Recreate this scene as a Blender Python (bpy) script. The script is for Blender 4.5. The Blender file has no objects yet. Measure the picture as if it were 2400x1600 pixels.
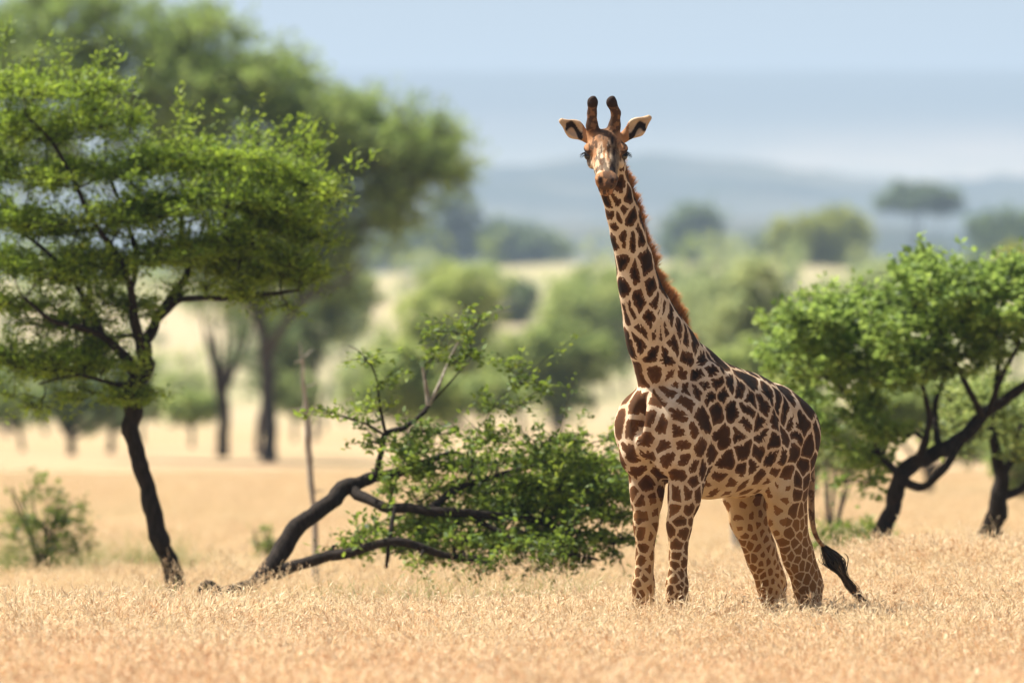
import bpy, math, random
import numpy as np
from mathutils import Vector

R = math.radians
SC = bpy.context.scene
COL = SC.collection
random.seed(7)
RNG = np.random.default_rng(7)

# ------------------------------------------------------------------ camera
FPX = 19467.0                      # focal length in photo pixels (2400 wide)
CAMZ, EYE = 2.14, 907.0            # camera height, photo row of the eye level
D0 = 60.0                          # distance of the animal
cam_d = bpy.data.cameras.new('camera')
cam = bpy.data.objects.new('camera', cam_d)
COL.objects.link(cam)
SC.camera = cam
cam.location = (0, 0, CAMZ)
cam.rotation_euler = (R(90) + math.atan((EYE - 800) / FPX), 0, 0)
cam_d.sensor_width = 36
cam_d.lens = FPX / 2400 * 36
cam_d.clip_start = 1
cam_d.clip_end = 40000
cam_d.dof.use_dof = True
cam_d.dof.focus_distance = 59.3
cam_d.dof.aperture_fstop = 2.2

# ------------------------------------------------------------------ light
SUN_EL, SUN_DIR = R(55), (-0.86, 0.42)     # horizontal direction to the sun
w = bpy.data.worlds.new('World')
SC.world = w
w.use_nodes = True
nt = w.node_tree
sky = nt.nodes.new('ShaderNodeTexSky')
sky.sky_type = 'NISHITA'
sky.sun_disc = False
sky.sun_elevation = SUN_EL
sky.sun_rotation = math.atan2(SUN_DIR[0], SUN_DIR[1])
sky.altitude = 200
sky.air_density = 1.0
sky.dust_density = 7.0
sky.ozone_density = .3
bg = nt.nodes['Background']
bg.inputs[1].default_value = 0.062
nt.links.new(sky.outputs[0], bg.inputs[0])
sun_d = bpy.data.lights.new('sun', 'SUN')
sun_d.energy = 5.0
sun_d.angle = R(0.55)
sun_d.color = (1.0, 0.94, 0.84)
sun = bpy.data.objects.new('sun', sun_d)
COL.objects.link(sun)
_h = Vector((SUN_DIR[0], SUN_DIR[1], 0)).normalized() * math.cos(SUN_EL)
sun.rotation_euler = Vector((_h.x, _h.y, math.sin(SUN_EL))).to_track_quat('Z', 'Y').to_euler()
SC.view_settings.view_transform = 'Standard'
SC.view_settings.look = 'None'
SC.view_settings.gamma = 1
SC.view_settings.exposure = 1.25
SC.render.engine = 'CYCLES'
SC.cycles.use_denoising = True
SC.cycles.use_adaptive_sampling = True
SC.cycles.adaptive_threshold = 0.015
SC.cycles.max_bounces = 6
SC.cycles.diffuse_bounces = 3
SC.cycles.transmission_bounces = 4
SC.cycles.volume_bounces = 0
SC.cycles.sample_clamp_indirect = 8


# ------------------------------------------------------------------ helpers
def at(px, py, d):
    """the place seen at a photo position, d metres out"""
    return np.array(((px - 1200) / FPX * d, d, CAMZ + (EYE - py) / FPX * d))


def tag(o, label=None, cat=None, group=None, kind=None):
    if label: o['label'] = label
    if cat: o['category'] = cat
    if group: o['group'] = group
    if kind: o['kind'] = kind
    return o


def empty(name, loc, label, cat, group=None):
    o = bpy.data.objects.new(name, None)
    o.empty_display_size = 0.3
    COL.objects.link(o)
    o.location = loc
    return tag(o, label, cat, group)


def mesh(name, V, F, mat, parent=None, smooth=False, attrs=None):
    """V (n,3) world (or local to parent) coordinates; F (m,3) or (m,4) array or a list of both"""
    me = bpy.data.meshes.new(name)
    V = np.asarray(V, np.float32)
    Fs = F if isinstance(F, list) and isinstance(F[0], np.ndarray) else [F]
    Fs = [np.asarray(f, np.int32) for f in Fs if len(f)]
    loops = np.concatenate([f.ravel() for f in Fs])
    sizes = np.concatenate([np.full(len(f), f.shape[1], np.int32) for f in Fs])
    starts = np.concatenate([[0], np.cumsum(sizes)[:-1]]).astype(np.int32)
    me.vertices.add(len(V)); me.vertices.foreach_set('co', V.ravel())
    me.loops.add(len(loops)); me.loops.foreach_set('vertex_index', loops)
    me.polygons.add(len(sizes)); me.polygons.foreach_set('loop_start', starts)
    me.polygons.foreach_set('loop_total', sizes)
    me.update(calc_edges=True)
    me.validate()
    if smooth:
        me.polygons.foreach_set('use_smooth', np.ones(len(me.polygons), bool))
    for k, a in (attrs or {}).items():
        a = np.asarray(a, np.float32)
        if a.ndim == 1:
            me.attributes.new(k, 'FLOAT', 'POINT').data.foreach_set('value', a)
        else:
            me.attributes.new(k, 'FLOAT_VECTOR', 'POINT').data.foreach_set('vector', a.ravel())
    if mat: me.materials.append(mat)
    o = bpy.data.objects.new(name, me)
    COL.objects.link(o)
    if parent:
        o.parent = parent
    return o


def smooth01(x):
    x = np.clip(x, 0, 1)
    return x * x * (3 - 2 * x)


def vnoise(P, seed=0):
    """vectorised value noise, P (n,3) -> (n,) in 0..1"""
    P = np.asarray(P, np.float64)
    I = np.floor(P).astype(np.int64)
    f = P - I
    f = f * f * (3 - 2 * f)
    out = 0
    for dx in (0, 1):
        for dy in (0, 1):
            for dz in (0, 1):
                h = (I[:, 0] + dx) * 374761393 + (I[:, 1] + dy) * 668265263 + (I[:, 2] + dz) * 2147483647 + seed * 974634777
                h = (h ^ (h >> 13)) * 1274126177
                h = (h ^ (h >> 16)) & 0xffff
                wgt = (f[:, 0] if dx else 1 - f[:, 0]) * (f[:, 1] if dy else 1 - f[:, 1]) * (f[:, 2] if dz else 1 - f[:, 2])
                out = out + h / 65535.0 * wgt
    return out


def fbm(P, seed=0, n=3):
    P = np.asarray(P, float)
    s, a, t = 0, 1.0, 0
    for i in range(n):
        s = s + a * vnoise(P * 2 ** i, seed + i * 17); t += a; a *= .5
    return s / t


# ------------------------------------------------------------------ materials
class NT:
    def __init__(self, name, rough=0.8, spec=0.25):
        self.m = bpy.data.materials.new(name)
        self.m.use_nodes = True
        self.t = self.m.node_tree
        self.b = self.t.nodes['Principled BSDF']
        self.b.inputs['Roughness'].default_value = rough
        self.b.inputs['Specular IOR Level'].default_value = spec
        self.out = self.t.nodes['Material Output']

    def n(self, ty, **kw):
        o = self.t.nodes.new(ty)
        for k, v in kw.items(): setattr(o, k, v)
        return o

    def l(self, a, b): self.t.links.new(a, b)

    def val(self, sock, v):
        if hasattr(v, 'links'): self.l(v, sock)
        else: sock.default_value = v

    def noise(self, scale, vec=None, detail=3, rough=.55, dist=0.0):
        o = self.n('ShaderNodeTexNoise')
        o.inputs['Scale'].default_value = scale
        o.inputs['Detail'].default_value = detail
        o.inputs['Roughness'].default_value = rough
        o.inputs['Distortion'].default_value = dist
        self.l(vec if vec is not None else self.pos(), o.inputs['Vector'])
        return o.outputs[0]

    def pos(self):
        if not hasattr(self, '_p'): self._p = self.n('ShaderNodeNewGeometry').outputs['Position']
        return self._p

    def attr(self, name):
        o = self.n('ShaderNodeAttribute'); o.attribute_name = name
        return o.outputs['Fac']

    def math(self, op, a, b=0.0, clamp=False):
        o = self.n('ShaderNodeMath', operation=op); o.use_clamp = clamp
        self.val(o.inputs[0], a); self.val(o.inputs[1], b)
        return o.outputs[0]

    def step(self, v, lo, hi):
        o = self.n('ShaderNodeMapRange'); o.interpolation_type = 'SMOOTHSTEP'
        self.val(o.inputs[0], v); o.inputs[1].default_value = lo; o.inputs[2].default_value = hi
        return o.outputs[0]

    def mix(self, f, a, b, mode='MIX'):
        o = self.n('ShaderNodeMix', data_type='RGBA'); o.blend_type = mode
        self.val(o.inputs[0], f)
        for s, v in ((o.inputs[6], a), (o.inputs[7], b)):
            if hasattr(v, 'links'): self.l(v, s)
            else: s.default_value = (*v, 1)
        return o.outputs[2]

    def color(self, c):
        if hasattr(c, 'links'): self.l(c, self.b.inputs['Base Color'])
        else: self.b.inputs['Base Color'].default_value = (*c, 1)

    def bump(self, h, dist, strength=1.0):
        o = self.n('ShaderNodeBump')
        o.inputs['Strength'].default_value = strength
        o.inputs['Distance'].default_value = dist
        self.l(h, o.inputs['Height'])
        self.l(o.outputs[0], self.b.inputs['Normal'])

    def translucent(self, col, fac):
        tr = self.n('ShaderNodeBsdfTranslucent')
        if hasattr(col, 'links'): self.l(col, tr.inputs[0])
        else: tr.inputs[0].default_value = (*col, 1)
        mx = self.n('ShaderNodeMixShader')
        mx.inputs[0].default_value = fac
        self.l(self.b.outputs[0], mx.inputs[1]); self.l(tr.outputs[0], mx.inputs[2])
        self.l(mx.outputs[0], self.out.inputs['Surface'])


def leaf_material(name, dark, mid, light, fac=.35):
    fac += .1
    t = NT(name, .55, .3)
    a = t.attr('tone')
    c = t.mix(t.step(a, .05, .5), dark, mid)
    c = t.mix(t.step(a, .5, 1.0), c, light)
    t.color(c)
    t.translucent(t.mix(.5, c, light), fac)
    return t.m


def bark_material(name, a, b, scale=30):
    t = NT(name, .9, .15)
    mp = t.n('ShaderNodeMapping'); mp.inputs['Scale'].default_value = (1, 1, .25)
    t.l(t.pos(), mp.inputs[0])
    n1 = t.noise(scale, mp.outputs[0], 5, .65)
    n2 = t.noise(3, None, 3)
    c = t.mix(t.step(n1, .35, .65), a, b)
    c = t.mix(t.math('MULTIPLY', n2, .5), c, tuple(x * .55 for x in b))
    t.color(c)
    t.bump(n1, .02)
    return t.m


M_BARK = bark_material('dark_bark', (.013, .010, .008), (.036, .027, .021))
M_GREYBARK = bark_material('grey_bark', (.055, .048, .042), (.13, .11, .095))
M_DEAD = bark_material('dead_wood', (.25, .21, .17), (.5, .45, .39))
M_LEAF_NEAR = leaf_material('acacia_leaf', (.035, .075, .012), (.135, .235, .022), (.34, .45, .05), .4)
M_LEAF_RIGHT = leaf_material('right_tree_leaf', (.05, .10, .02), (.16, .26, .045), (.33, .44, .10), .4)
M_LEAF_FALLEN = leaf_material('fallen_tree_leaf', (.025, .06, .010), (.10, .18, .020), (.30, .38, .05), .35)
M_LEAF_BACK = leaf_material('large_acacia_leaf', (.08, .15, .035), (.19, .30, .07), (.34, .44, .12), .38)
M_LEAF_BUSH = leaf_material('bush_leaf', (0.098, 0.156, 0.054), (0.234, 0.332, 0.090), (0.448, 0.507, 0.162), .35)
M_LEAF_PALE = leaf_material('pale_bush_leaf', (0.162, 0.227, 0.105), (0.341, 0.421, 0.178), (0.535, 0.583, 0.267), .35)
M_LEAF_DARK = leaf_material('dark_bush_leaf', (0.057, 0.095, 0.048), (0.114, 0.171, 0.067), (0.209, 0.285, 0.104), .3)
M_LEAF_OLIVE = leaf_material('olive_crown_leaf', (0.115, 0.154, 0.024), (0.250, 0.307, 0.048), (0.461, 0.480, 0.080), .35)

# ------------------------------------------------------------------ ground
def ground_z(x, y):
    x = np.asarray(x, float); y = np.asarray(y, float)
    z = .27 * smooth01((x + 4.5) / 9.5) * smooth01((y - 58) / 15) * (1 - smooth01((y - 110) / 60))
    z = z + .25 * smooth01((y - 150) / 90)
    z = z + .06 * np.sin(x * .23 + 1) * np.sin(y * .11)
    r = smooth01((y - 430) / 560)
    z = z + (15.0 + .9 * np.sin(x / 31 + 1.5) + .5 * np.sin(x / 11.) + .012 * x) * r
    z = z - 12 * smooth01((y - 1010) / 250)
    return z


def fan(dists, half, nx):
    """grid whose rows lie at the given distances and are half(d) wide to each side"""
    X, Y = [], []
    for d in dists:
        xs = np.linspace(-1, 1, nx) * half(d)
        X.append(xs); Y.append(np.full(nx, d))
    X = np.array(X); Y = np.array(Y)
    n = len(dists)
    i, j = np.meshgrid(np.arange(n - 1), np.arange(nx - 1), indexing='ij')
    a = (i * nx + j).ravel()
    F = np.stack([a, a + 1, a + nx + 1, a + nx], 1)
    return X, Y, F


t = NT('dry_ground', .95, .1)
p = t.pos()
n1 = t.noise(.35, p, 4); n2 = t.noise(.05, p, 3); n3 = t.noise(6, p, 5, .7)
c = t.mix(t.step(n1, .35, .68), (.37, .26, .155), (.46, .355, .215))
c = t.mix(t.math('MULTIPLY', t.step(n2, .5, .66), .7), c, (.27, .275, .12))
c = t.mix(t.math('MULTIPLY', t.step(t.noise(.11, p, 3), .55, .7), .5), c, (.42, .25, .15))
n4 = t.noise(.012, p, 3)
sp = t.n('ShaderNodeSeparateXYZ'); t.l(p, sp.inputs[0])
far = t.step(sp.outputs[1], 300, 600)
c = t.mix(far, c, t.mix(t.step(n4, .4, .65), (.38, .325, .21), (.22, .24, .12)))
c = t.mix(t.math('MULTIPLY', t.step(n3, .3, .7), .35), c, (.30, .215, .12))
t.color(c)
t.bump(n3, .15, .6)
M_GROUND = t.m
ds = np.concatenate([np.arange(-60, 200, 2.0), np.arange(200, 1300, 8.0)])
X, Y, F = fan(ds, lambda d: 60 + max(d, 0) * .28, 141)
Z = ground_z(X, Y)
tag(mesh('ground', np.stack([X, Y, Z], -1).reshape(-1, 3), F, M_GROUND, smooth=True), kind='structure')

# ---- hills
FAR = 1.8
def hills(name, dists, half, nx, f, mat):
    X, Y, F = fan(dists, half, nx)
    Z = f(X.ravel(), Y.ravel())
    k = 1 + (FAR - 1) * smooth01((Y.ravel() - 1150) / 900) - .55 * smooth01((Y.ravel() - 4300) / 4700)
    tag(mesh(name, np.stack([X.ravel() * k, Y.ravel() * k, (Z - CAMZ) * k + CAMZ], -1), F, mat, smooth=True), kind='structure')


t = NT('hill_forest', .95, .1)
n1 = t.noise(.0035, None, 5, .6); n2 = t.noise(.018, None, 4, .65)
c = t.mix(t.step(n1, .42, .6), (.02, .035, .035), (.085, .09, .07))
c = t.mix(t.step(n2, .52, .66), c, (.03, .05, .035))
t.color(c)
M_FOREST = t.m
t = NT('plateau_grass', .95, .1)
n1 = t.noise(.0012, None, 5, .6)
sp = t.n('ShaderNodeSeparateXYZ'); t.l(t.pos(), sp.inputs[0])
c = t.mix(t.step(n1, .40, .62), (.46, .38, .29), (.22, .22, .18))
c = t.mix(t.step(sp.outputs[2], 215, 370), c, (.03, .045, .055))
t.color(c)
M_PLATEAU = t.m


def f_front(X, Y):
    P = np.stack([X, Y, X * 0], 1)
    u = smooth01((Y - 1200) / 900)
    crest = 34 + 5 * np.sin(X / 95 + 1.0) + 3 * np.sin(X / 37)
    return 1 + crest * u * (1 - .8 * smooth01((Y - 2150) / 500)) + 7 * (fbm(P / 40, 3, 4) - .5) * u


def f_back(X, Y):
    P = np.stack([X, Y, X * 0], 1)
    u = smooth01((Y - 2500) / 1300)
    lean = -X / 300.
    crest = 97 + 9 * np.tanh(lean) + 1.5 * np.sin(X / 130 + 2) + 2 * np.sin(X / 41)
    return 5 + crest * u + 15 * (fbm(P / 45, 9, 4) - .5) * u


def f_plateau(X, Y):
    P = np.stack([X, Y, X * 0], 1)
    u = np.clip((Y - 4500) / 4500, 0, 1)
    z = 70 + 275 * (u ** .9) + 10 * (fbm(P / 500, 5, 3) - .5) * smooth01(u * 4) * (1 - smooth01((u - .8) * 5) * .8)
    return z + 2 * (fbm(P / 60, 6, 2) - .5)


hills('forested_hills', np.arange(1150, 4300, 25.), lambda d: d * .32, 241, lambda X, Y: np.maximum(f_front(X, Y), f_back(X, Y)), M_FOREST)
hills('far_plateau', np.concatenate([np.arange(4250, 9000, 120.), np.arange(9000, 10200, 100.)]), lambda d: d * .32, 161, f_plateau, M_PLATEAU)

# ---- haze
hz = NT('haze_air')
hz.t.nodes.remove(hz.b)
pv = hz.n('ShaderNodeVolumePrincipled')
pv.inputs['Color'].default_value = (.51, .665, .85, 1)
pv.inputs['Density'].default_value = 1.4e-4
pv.inputs['Anisotropy'].default_value = .1
hz.l(pv.outputs[0], hz.out.inputs['Volume'])
bx, by0, by1, bz0, bz1 = 6200, -90, 18600, -1.5, 660
V = [(x, y, z) for x in (-bx, bx) for y in (by0, by1) for z in (bz0, bz1)]
F = [(0, 1, 3, 2), (4, 6, 7, 5), (0, 4, 5, 1), (2, 3, 7, 6), (0, 2, 6, 4), (1, 5, 7, 3)]
tag(mesh('haze', V, F, hz.m), kind='stuff')
# ------------------------------------------------------------------ giraffe
GX, GY = 490 / FPX * D0, D0
GA = math.atan2(-.785, -.62)
FW = (math.cos(GA), math.sin(GA)); LW = (-math.sin(GA), math.cos(GA))   # forward, left in the world


def gp(px, py, l=0.0):
    """photo position -> giraffe frame (forward, left, up) for a given sideways offset"""
    k = (px - 1200) / FPX
    a = (k * (GY + LW[1] * l) - GX - LW[0] * l) / (FW[0] - k * FW[1])
    Yw = GY + FW[1] * a + LW[1] * l
    return np.array((a, l, CAMZ + (EYE - py) / FPX * Yw))


H = 0.008
LO = np.array((-1.2, -.48, -.02)); HI = np.array((1.98, .56, 4.36))
NG = np.ceil((HI - LO) / H).astype(int) + 1
FLD = np.full(NG, 1.0, np.float32)


def box(lo, hi):
    i0 = np.maximum(np.floor((lo - LO) / H).astype(int), 0)
    i1 = np.minimum(np.ceil((hi - LO) / H).astype(int) + 1, NG)
    sl = tuple(slice(a, b) for a, b in zip(i0, i1))
    ax = [(LO[k] + H * np.arange(i0[k], i1[k])).astype(np.float32) for k in range(3)]
    return sl, ax[0][:, None, None], ax[1][None, :, None], ax[2][None, None, :]


def blend(sl, d, k, sub=False):
    f = FLD[sl]
    if sub:
        d = -d
        h = np.maximum(k - np.abs(f - d), 0) / k
        FLD[sl] = np.maximum(f, d) + h * h * k * .25
    else:
        h = np.maximum(k - np.abs(f - d), 0) / k
        FLD[sl] = np.minimum(f, d) - h * h * k * .25


def seg(p0, p1, r0, r1, k=.05, lat=(0, 1, 0)):
    """tapered limb with elliptical section: r = (sideways, in-plane)"""
    p0 = np.array(p0, np.float32); p1 = np.array(p1, np.float32); lat = np.array(lat, np.float32)
    rm = max(*r0, *r1) + .09
    sl, x, y, z = box(np.minimum(p0, p1) - rm, np.maximum(p0, p1) + rm)
    d = p1 - p0; L2 = float(d @ d) + 1e-9
    qx, qy, qz = x - p0[0], y - p0[1], z - p0[2]
    tt = np.clip((qx * d[0] + qy * d[1] + qz * d[2]) / L2, 0, 1)
    qx = qx - tt * d[0]; qy = qy - tt * d[1]; qz = qz - tt * d[2]
    ql = qx * lat[0] + qy * lat[1] + qz * lat[2]
    q2 = np.maximum(qx * qx + qy * qy + qz * qz - ql * ql, 0)
    rl = r0[0] + (r1[0] - r0[0]) * tt; rv = r0[1] + (r1[1] - r0[1]) * tt
    k0 = np.sqrt(ql * ql / rl ** 2 + q2 / rv ** 2)
    k1 = np.sqrt(ql * ql / rl ** 4 + q2 / rv ** 4) + 1e-6
    blend(sl, k0 * (k0 - 1) / k1, k)


def ell(c, r, k=.04, axes=((1, 0, 0), (0, 1, 0), (0, 0, 1)), sub=False):
    c = np.array(c, np.float32); rm = max(r) + .09
    sl, x, y, z = box(c - rm, c + rm)
    a0 = a1 = 0
    for ax, rr in zip(axes, r):
        q = (x - c[0]) * ax[0] + (y - c[1]) * ax[1] + (z - c[2]) * ax[2]
        a0 = a0 + q * q / rr ** 2; a1 = a1 + q * q / rr ** 4
    k0 = np.sqrt(a0); k1 = np.sqrt(a1) + 1e-6
    blend(sl, k0 * (k0 - 1) / k1, k, sub)


def chain(pts, k=.05):
    for (p0, r0), (p1, r1) in zip(pts[:-1], pts[1:]): seg(p0, p1, r0, r1, k)


# trunk of the body: (forward, height, side radius, vertical radius)
T = [(.70, 1.86, .22, .33), (.45, 1.90, .30, .46), (.12, 1.83, .375, .48), (-.22, 1.80, .375, .445), (-.52, 1.81, .31, .345), (-.72, 1.72, .22, .25)]
chain([((a, 0, z), (rl, rv)) for a, z, rl, rv in T], .08)
# neck, from the chest up to the skull
NK = [(gp(1592, 905), .20, .34), (gp(1560, 835), .19, .29), (gp(1536, 790), .175, .245), (gp(1520, 745), .152, .205), (gp(1504, 695), .128, .170),
      (gp(1493, 650), .118, .156), (gp(1484, 600), .110, .146), (gp(1472, 550), .104, .139), (gp(1459, 500), .099, .131), (gp(1443, 450), .09, .117),
      (gp(1437, 405), .085, .103)]
chain([(p, (rl, rv)) for p, rl, rv in NK], .05)
ell((.36, 0, 2.30), (.26, .12, .15), .12)           # withers
ell((-.62, 0, 2.0), (.30, .16, .12), .1)            # croup
ell((-.83, 0, 1.72), (.13, .15, .20), .1)
for s in (-1, 1):
    l = .15 * s
    # shoulder blade, shoulder point, fore leg
    seg((.42, .22 * s, 2.15), (.72, .22 * s, 1.80), (.10, .17), (.12, .16), .08)
    ell((.77, .175 * s, 1.88), (.15, .15, .20), .09)
    ell((.83, .15 * s, 1.66), (.11, .11, .15), .06)
    seg((.62, .20 * s, 1.72), (.66, .17 * s, 1.36), (.115, .20), (.088, .150), .06)
    chain([((.66, .165 * s, 1.40), (.088, .150)), ((.70, l, 1.16), (.068, .110)), ((.71, l, .92), (.052, .072)), ((.725, l, .72), (.066, .090)),
           ((.725, l, .62), (.066, .085)), ((.715, l, .48), (.046, .055)), ((.71, l, .20), (.045, .050)), ((.71, l, .15), (.055, .062)), ((.74, l, .07), (.055, .065))], .035)
    ell((.75, l, .045), (.10, .065, .06), .02)
    # thigh, hock, hind leg
    h = .165 * s
    seg((-.68, .17 * s, 1.80), (-.52, .20 * s, 1.42), (.15, .24), (.125, .21), .08)
    chain([((-.54, .19 * s, 1.45), (.12, .23)), ((-.57, .175 * s, 1.22), (.10, .195)), ((-.70, h, .93), (.074, .145)), ((-.825, h, .70), (.066, .135)),
           ((-.85, h, .60), (.064, .115)), ((-.85, h, .46), (.050, .068)), ((-.84, h, .20), (.044, .050)), ((-.84, h, .15), (.054, .06)), ((-.80, h, .07), (.055, .06))], .04)
    seg((-.80, h, .98), (-.965, h, .69), (.03, .05), (.032, .045), .05)      # tendon to the point of the hock
    ell((-.79, h, .045), (.10, .062, .06), .02)
    # hollows: flank, behind the elbow
    ell((-.34, .38 * s, 1.93), (.14, .06, .17), .1, sub=True)
    ell((.44, .36 * s, 1.42), (.07, .07, .15), .07, sub=True)
ell((1.0, 0, 1.93), (.12, .035, .13), .1, sub=True)     # groove between the shoulder points
ell((.86, 0, 1.50), (.12, .03, .12), .08, sub=True)

# head, in its own frame: right, nose, crown
PIT = R(30)
def w2g(v): return np.array((v[0] * FW[0] + v[1] * FW[1], v[0] * LW[0] + v[1] * LW[1], v[2]))
HR = w2g((1, 0, 0)); HN = w2g((0, -math.cos(PIT), -math.sin(PIT))); HU = w2g((0, -math.sin(PIT), math.cos(PIT)))
HAX = (HR, HN, HU)
_e = at(1420, 354, 58.85)
HC = w2g(_e - np.array((GX, GY, 0)))
def hd(x, s, u): return HC + HR * x + HN * s + HU * u
def hseg(a, b, r0, r1, k=.03): seg(hd(*a), hd(*b), r0, r1, k, HR)
def hell(c, r, k=.03, sub=False): ell(hd(*c), r, k, HAX, sub)

seg(NK[-1][0], hd(0, -.12, -.04), (.085, .10), (.10, .11), .05)
hell((0, -.04, .01), (.118, .15, .125), .04)
hell((0, .02, .055), (.085, .13, .085), .04)                       # forehead boss
hseg((0, .02, -.01), (0, .22, -.02), (.118, .105), (.082, .085), .04)
hseg((0, .22, -.02), (0, .40, -.02), (.080, .082), (.066, .062), .03)
hseg((0, .10, -.09), (0, .38, -.075), (.06, .05), (.05, .042), .03)  # lower jaw
hell((0, .42, -.02), (.071, .085, .050), .04)                      # muzzle
hell((0, .43, -.075), (.055, .06, .04), .02)
for s in (-1, 1):
    hell((.118 * s, .035, .035), (.040, .060, .038), .03)          # brow
    hell((.105 * s, .06, -.05), (.03, .08, .04), .04)              # cheek
    hell((.150 * s, .055, -.002), (.034, .034, .026), .015, sub=True)
    hell((.040 * s, .48, .035), (.022, .03, .018), .015, sub=True)
    hell((.055 * s, .44, .018), (.026, .05, .020), .03)
    hell((.042 * s, .488, .022), (.015, .022, .013), .01, sub=True)
hell((0, .50, -.055), (.07, .03, .006), .01, sub=True)             # mouth line
for x0, x1, x2 in ((-.098, -.098, -.094), (.062, .072, .040)):     # the two horns
    hseg((x0 * .9, -.08, .06), (x0, -.10, .15), (.045, .05), (.036, .038), .04)
    hseg((x0, -.10, .15), (x1, -.12, .24), (.040, .042), (.032, .034), .03)
    hseg((x1, -.12, .24), (x2, -.135, .318), (.032, .034), (.034, .036), .02)
    hell((x2, -.135, .318), (.037, .038, .044), .015)
    hell((x2 + .006, -.13, .352), (.022, .024, .020), .01)
# ears: cupped leaf shapes, open to the front
def unit(v): return v / np.linalg.norm(v)
for base, tip in (((-.135, -.115, .05), (-.318, -.16, .158)), ((.135, -.115, .055), (.312, -.16, .186))):
    b, tp = hd(*base), hd(*tip)
    ex = unit(tp - b); fr = unit(w2g((0, -1, .15))); ey = unit(np.cross(ex, fr)); fr = unit(np.cross(ey, ex))
    L = np.linalg.norm(tp - b)
    seg(b, b + ex * L * .48, (.024, .036), (.024, .068), .02, fr)
    seg(b + ex * L * .48, b + ex * L * .96, (.024, .068), (.016, .024), .02, fr)
    ell(b + ex * L * .46 + fr * .026, (L * .43, .049, .032), .008, (ex, ey, fr), sub=True)
    seg(hd(base[0] * .75, -.1, .03), b + ex * .02, (.03, .03), (.026, .03), .03)


def surface_nets():
    ins = FLD < 0
    a = np.zeros(tuple(n - 1 for n in NG), np.uint8)
    for dx in (0, 1):
        for dy in (0, 1):
            for dz in (0, 1):
                a += ins[dx:NG[0] - 1 + dx, dy:NG[1] - 1 + dy, dz:NG[2] - 1 + dz]
    act = np.argwhere((a > 0) & (a < 8))
    idx = np.full(a.shape, -1, np.int32)
    idx[tuple(act.T)] = np.arange(len(act))
    S = np.zeros((len(act), 3)); C = np.zeros(len(act))
    cor = [np.array(c) for c in ((0, 0, 0), (1, 0, 0), (0, 1, 0), (1, 1, 0), (0, 0, 1), (1, 0, 1), (0, 1, 1), (1, 1, 1))]
    vals = [FLD[tuple((act + c).T)] for c in cor]
    for i in range(8):
        for j in range(i + 1, 8):
            if abs(cor[i] - cor[j]).sum() != 1: continue
            m = (vals[i] < 0) != (vals[j] < 0)
            tt = vals[i][m] / (vals[i][m] - vals[j][m])
            S[m] += cor[i] + (cor[j] - cor[i]) * tt[:, None]; C[m] += 1
    V = LO + H * (act + S / C[:, None])
    Fq = []
    for ax in range(3):
        s0 = [slice(None)] * 3; s1 = [slice(None)] * 3
        s0[ax] = slice(0, -1); s1[ax] = slice(1, None)
        A = ins[tuple(s0)]; B = ins[tuple(s1)]
        e = np.argwhere(A != B)
        b, c = (ax + 1) % 3, (ax + 2) % 3
        e = e[(e[:, b] > 0) & (e[:, c] > 0)]
        flip = A[tuple(e.T)]
        eb = np.zeros(3, int); eb[b] = 1
        ec = np.zeros(3, int); ec[c] = 1
        q = np.stack([idx[tuple((e - eb - ec).T)], idx[tuple((e - ec).T)], idx[tuple(e.T)], idx[tuple((e - eb).T)]], 1)
        q[~flip] = q[~flip][:, ::-1]
        Fq.append(q[(q >= 0).all(1)])
    return V, np.concatenate(Fq)


GV, GF = surface_nets()
del FLD


def relax(V, F, it, w):
    E = np.concatenate([F[:, [0, 1]], F[:, [1, 2]], F[:, [2, 3]], F[:, [3, 0]]])
    n = np.bincount(E[:, 0], minlength=len(V)) + np.bincount(E[:, 1], minlength=len(V))
    for _ in range(it):
        S = np.stack([np.bincount(E[:, 0], V[E[:, 1], k], len(V)) + np.bincount(E[:, 1], V[E[:, 0], k], len(V)) for k in range(3)], 1)
        V = V + (S / n[:, None] - V) * w
    return V


GV = relax(GV, GF, 2, .5)
# vertex normals
_fn = np.cross(GV[GF[:, 2]] - GV[GF[:, 0]], GV[GF[:, 3]] - GV[GF[:, 1]])
GN = np.stack([sum(np.bincount(GF[:, k], _fn[:, c], len(GV)) for k in range(4)) for c in range(3)], 1)
GN /= np.linalg.norm(GN, axis=1)[:, None] + 1e-9
# muscle and skin folds: gentle relief that follows the body
_f = np.stack([GV[:, 0] * 3, GV[:, 1] * 3, GV[:, 2] * 2.2], 1)
GV = GV + GN * ((fbm(_f, 31, 3) - .5) * .030 * np.clip((GV[:, 2] - .8) / .6, .25, 1) * (GV[:, 2] < 3.5))[:, None]
# ribs
_rib = np.sin(GV[:, 0] * 44 + GV[:, 2] * 10) * .0022 * smooth01(1 - abs(GV[:, 0] - .0) / .38) * smooth01(1 - abs(GV[:, 2] - 1.85) / .3)
GV = GV + GN * _rib[:, None]

# world-space view of each vertex (for laying the coat out as on the real animal)
Xw = GX + FW[0] * GV[:, 0] + LW[0] * GV[:, 1]
Yw = GY + FW[1] * GV[:, 0] + LW[1] * GV[:, 1]
PX = 1200 + FPX * Xw / Yw
PY = EYE - (GV[:, 2] - CAMZ) * FPX / Yw
front = (GN @ w2g((0, -1, 0))) > .12
hp = (GV - HC) @ np.array(HAX).T                      # head coordinates
is_head = ((hp[:, 2] > -.13) & (hp[:, 1] > -.24) & (GV[:, 2] > 3.45)) & ((np.abs(hp[:, 0]) > .10) | (hp[:, 1] > -.10) | (hp[:, 2] > .02))

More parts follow.
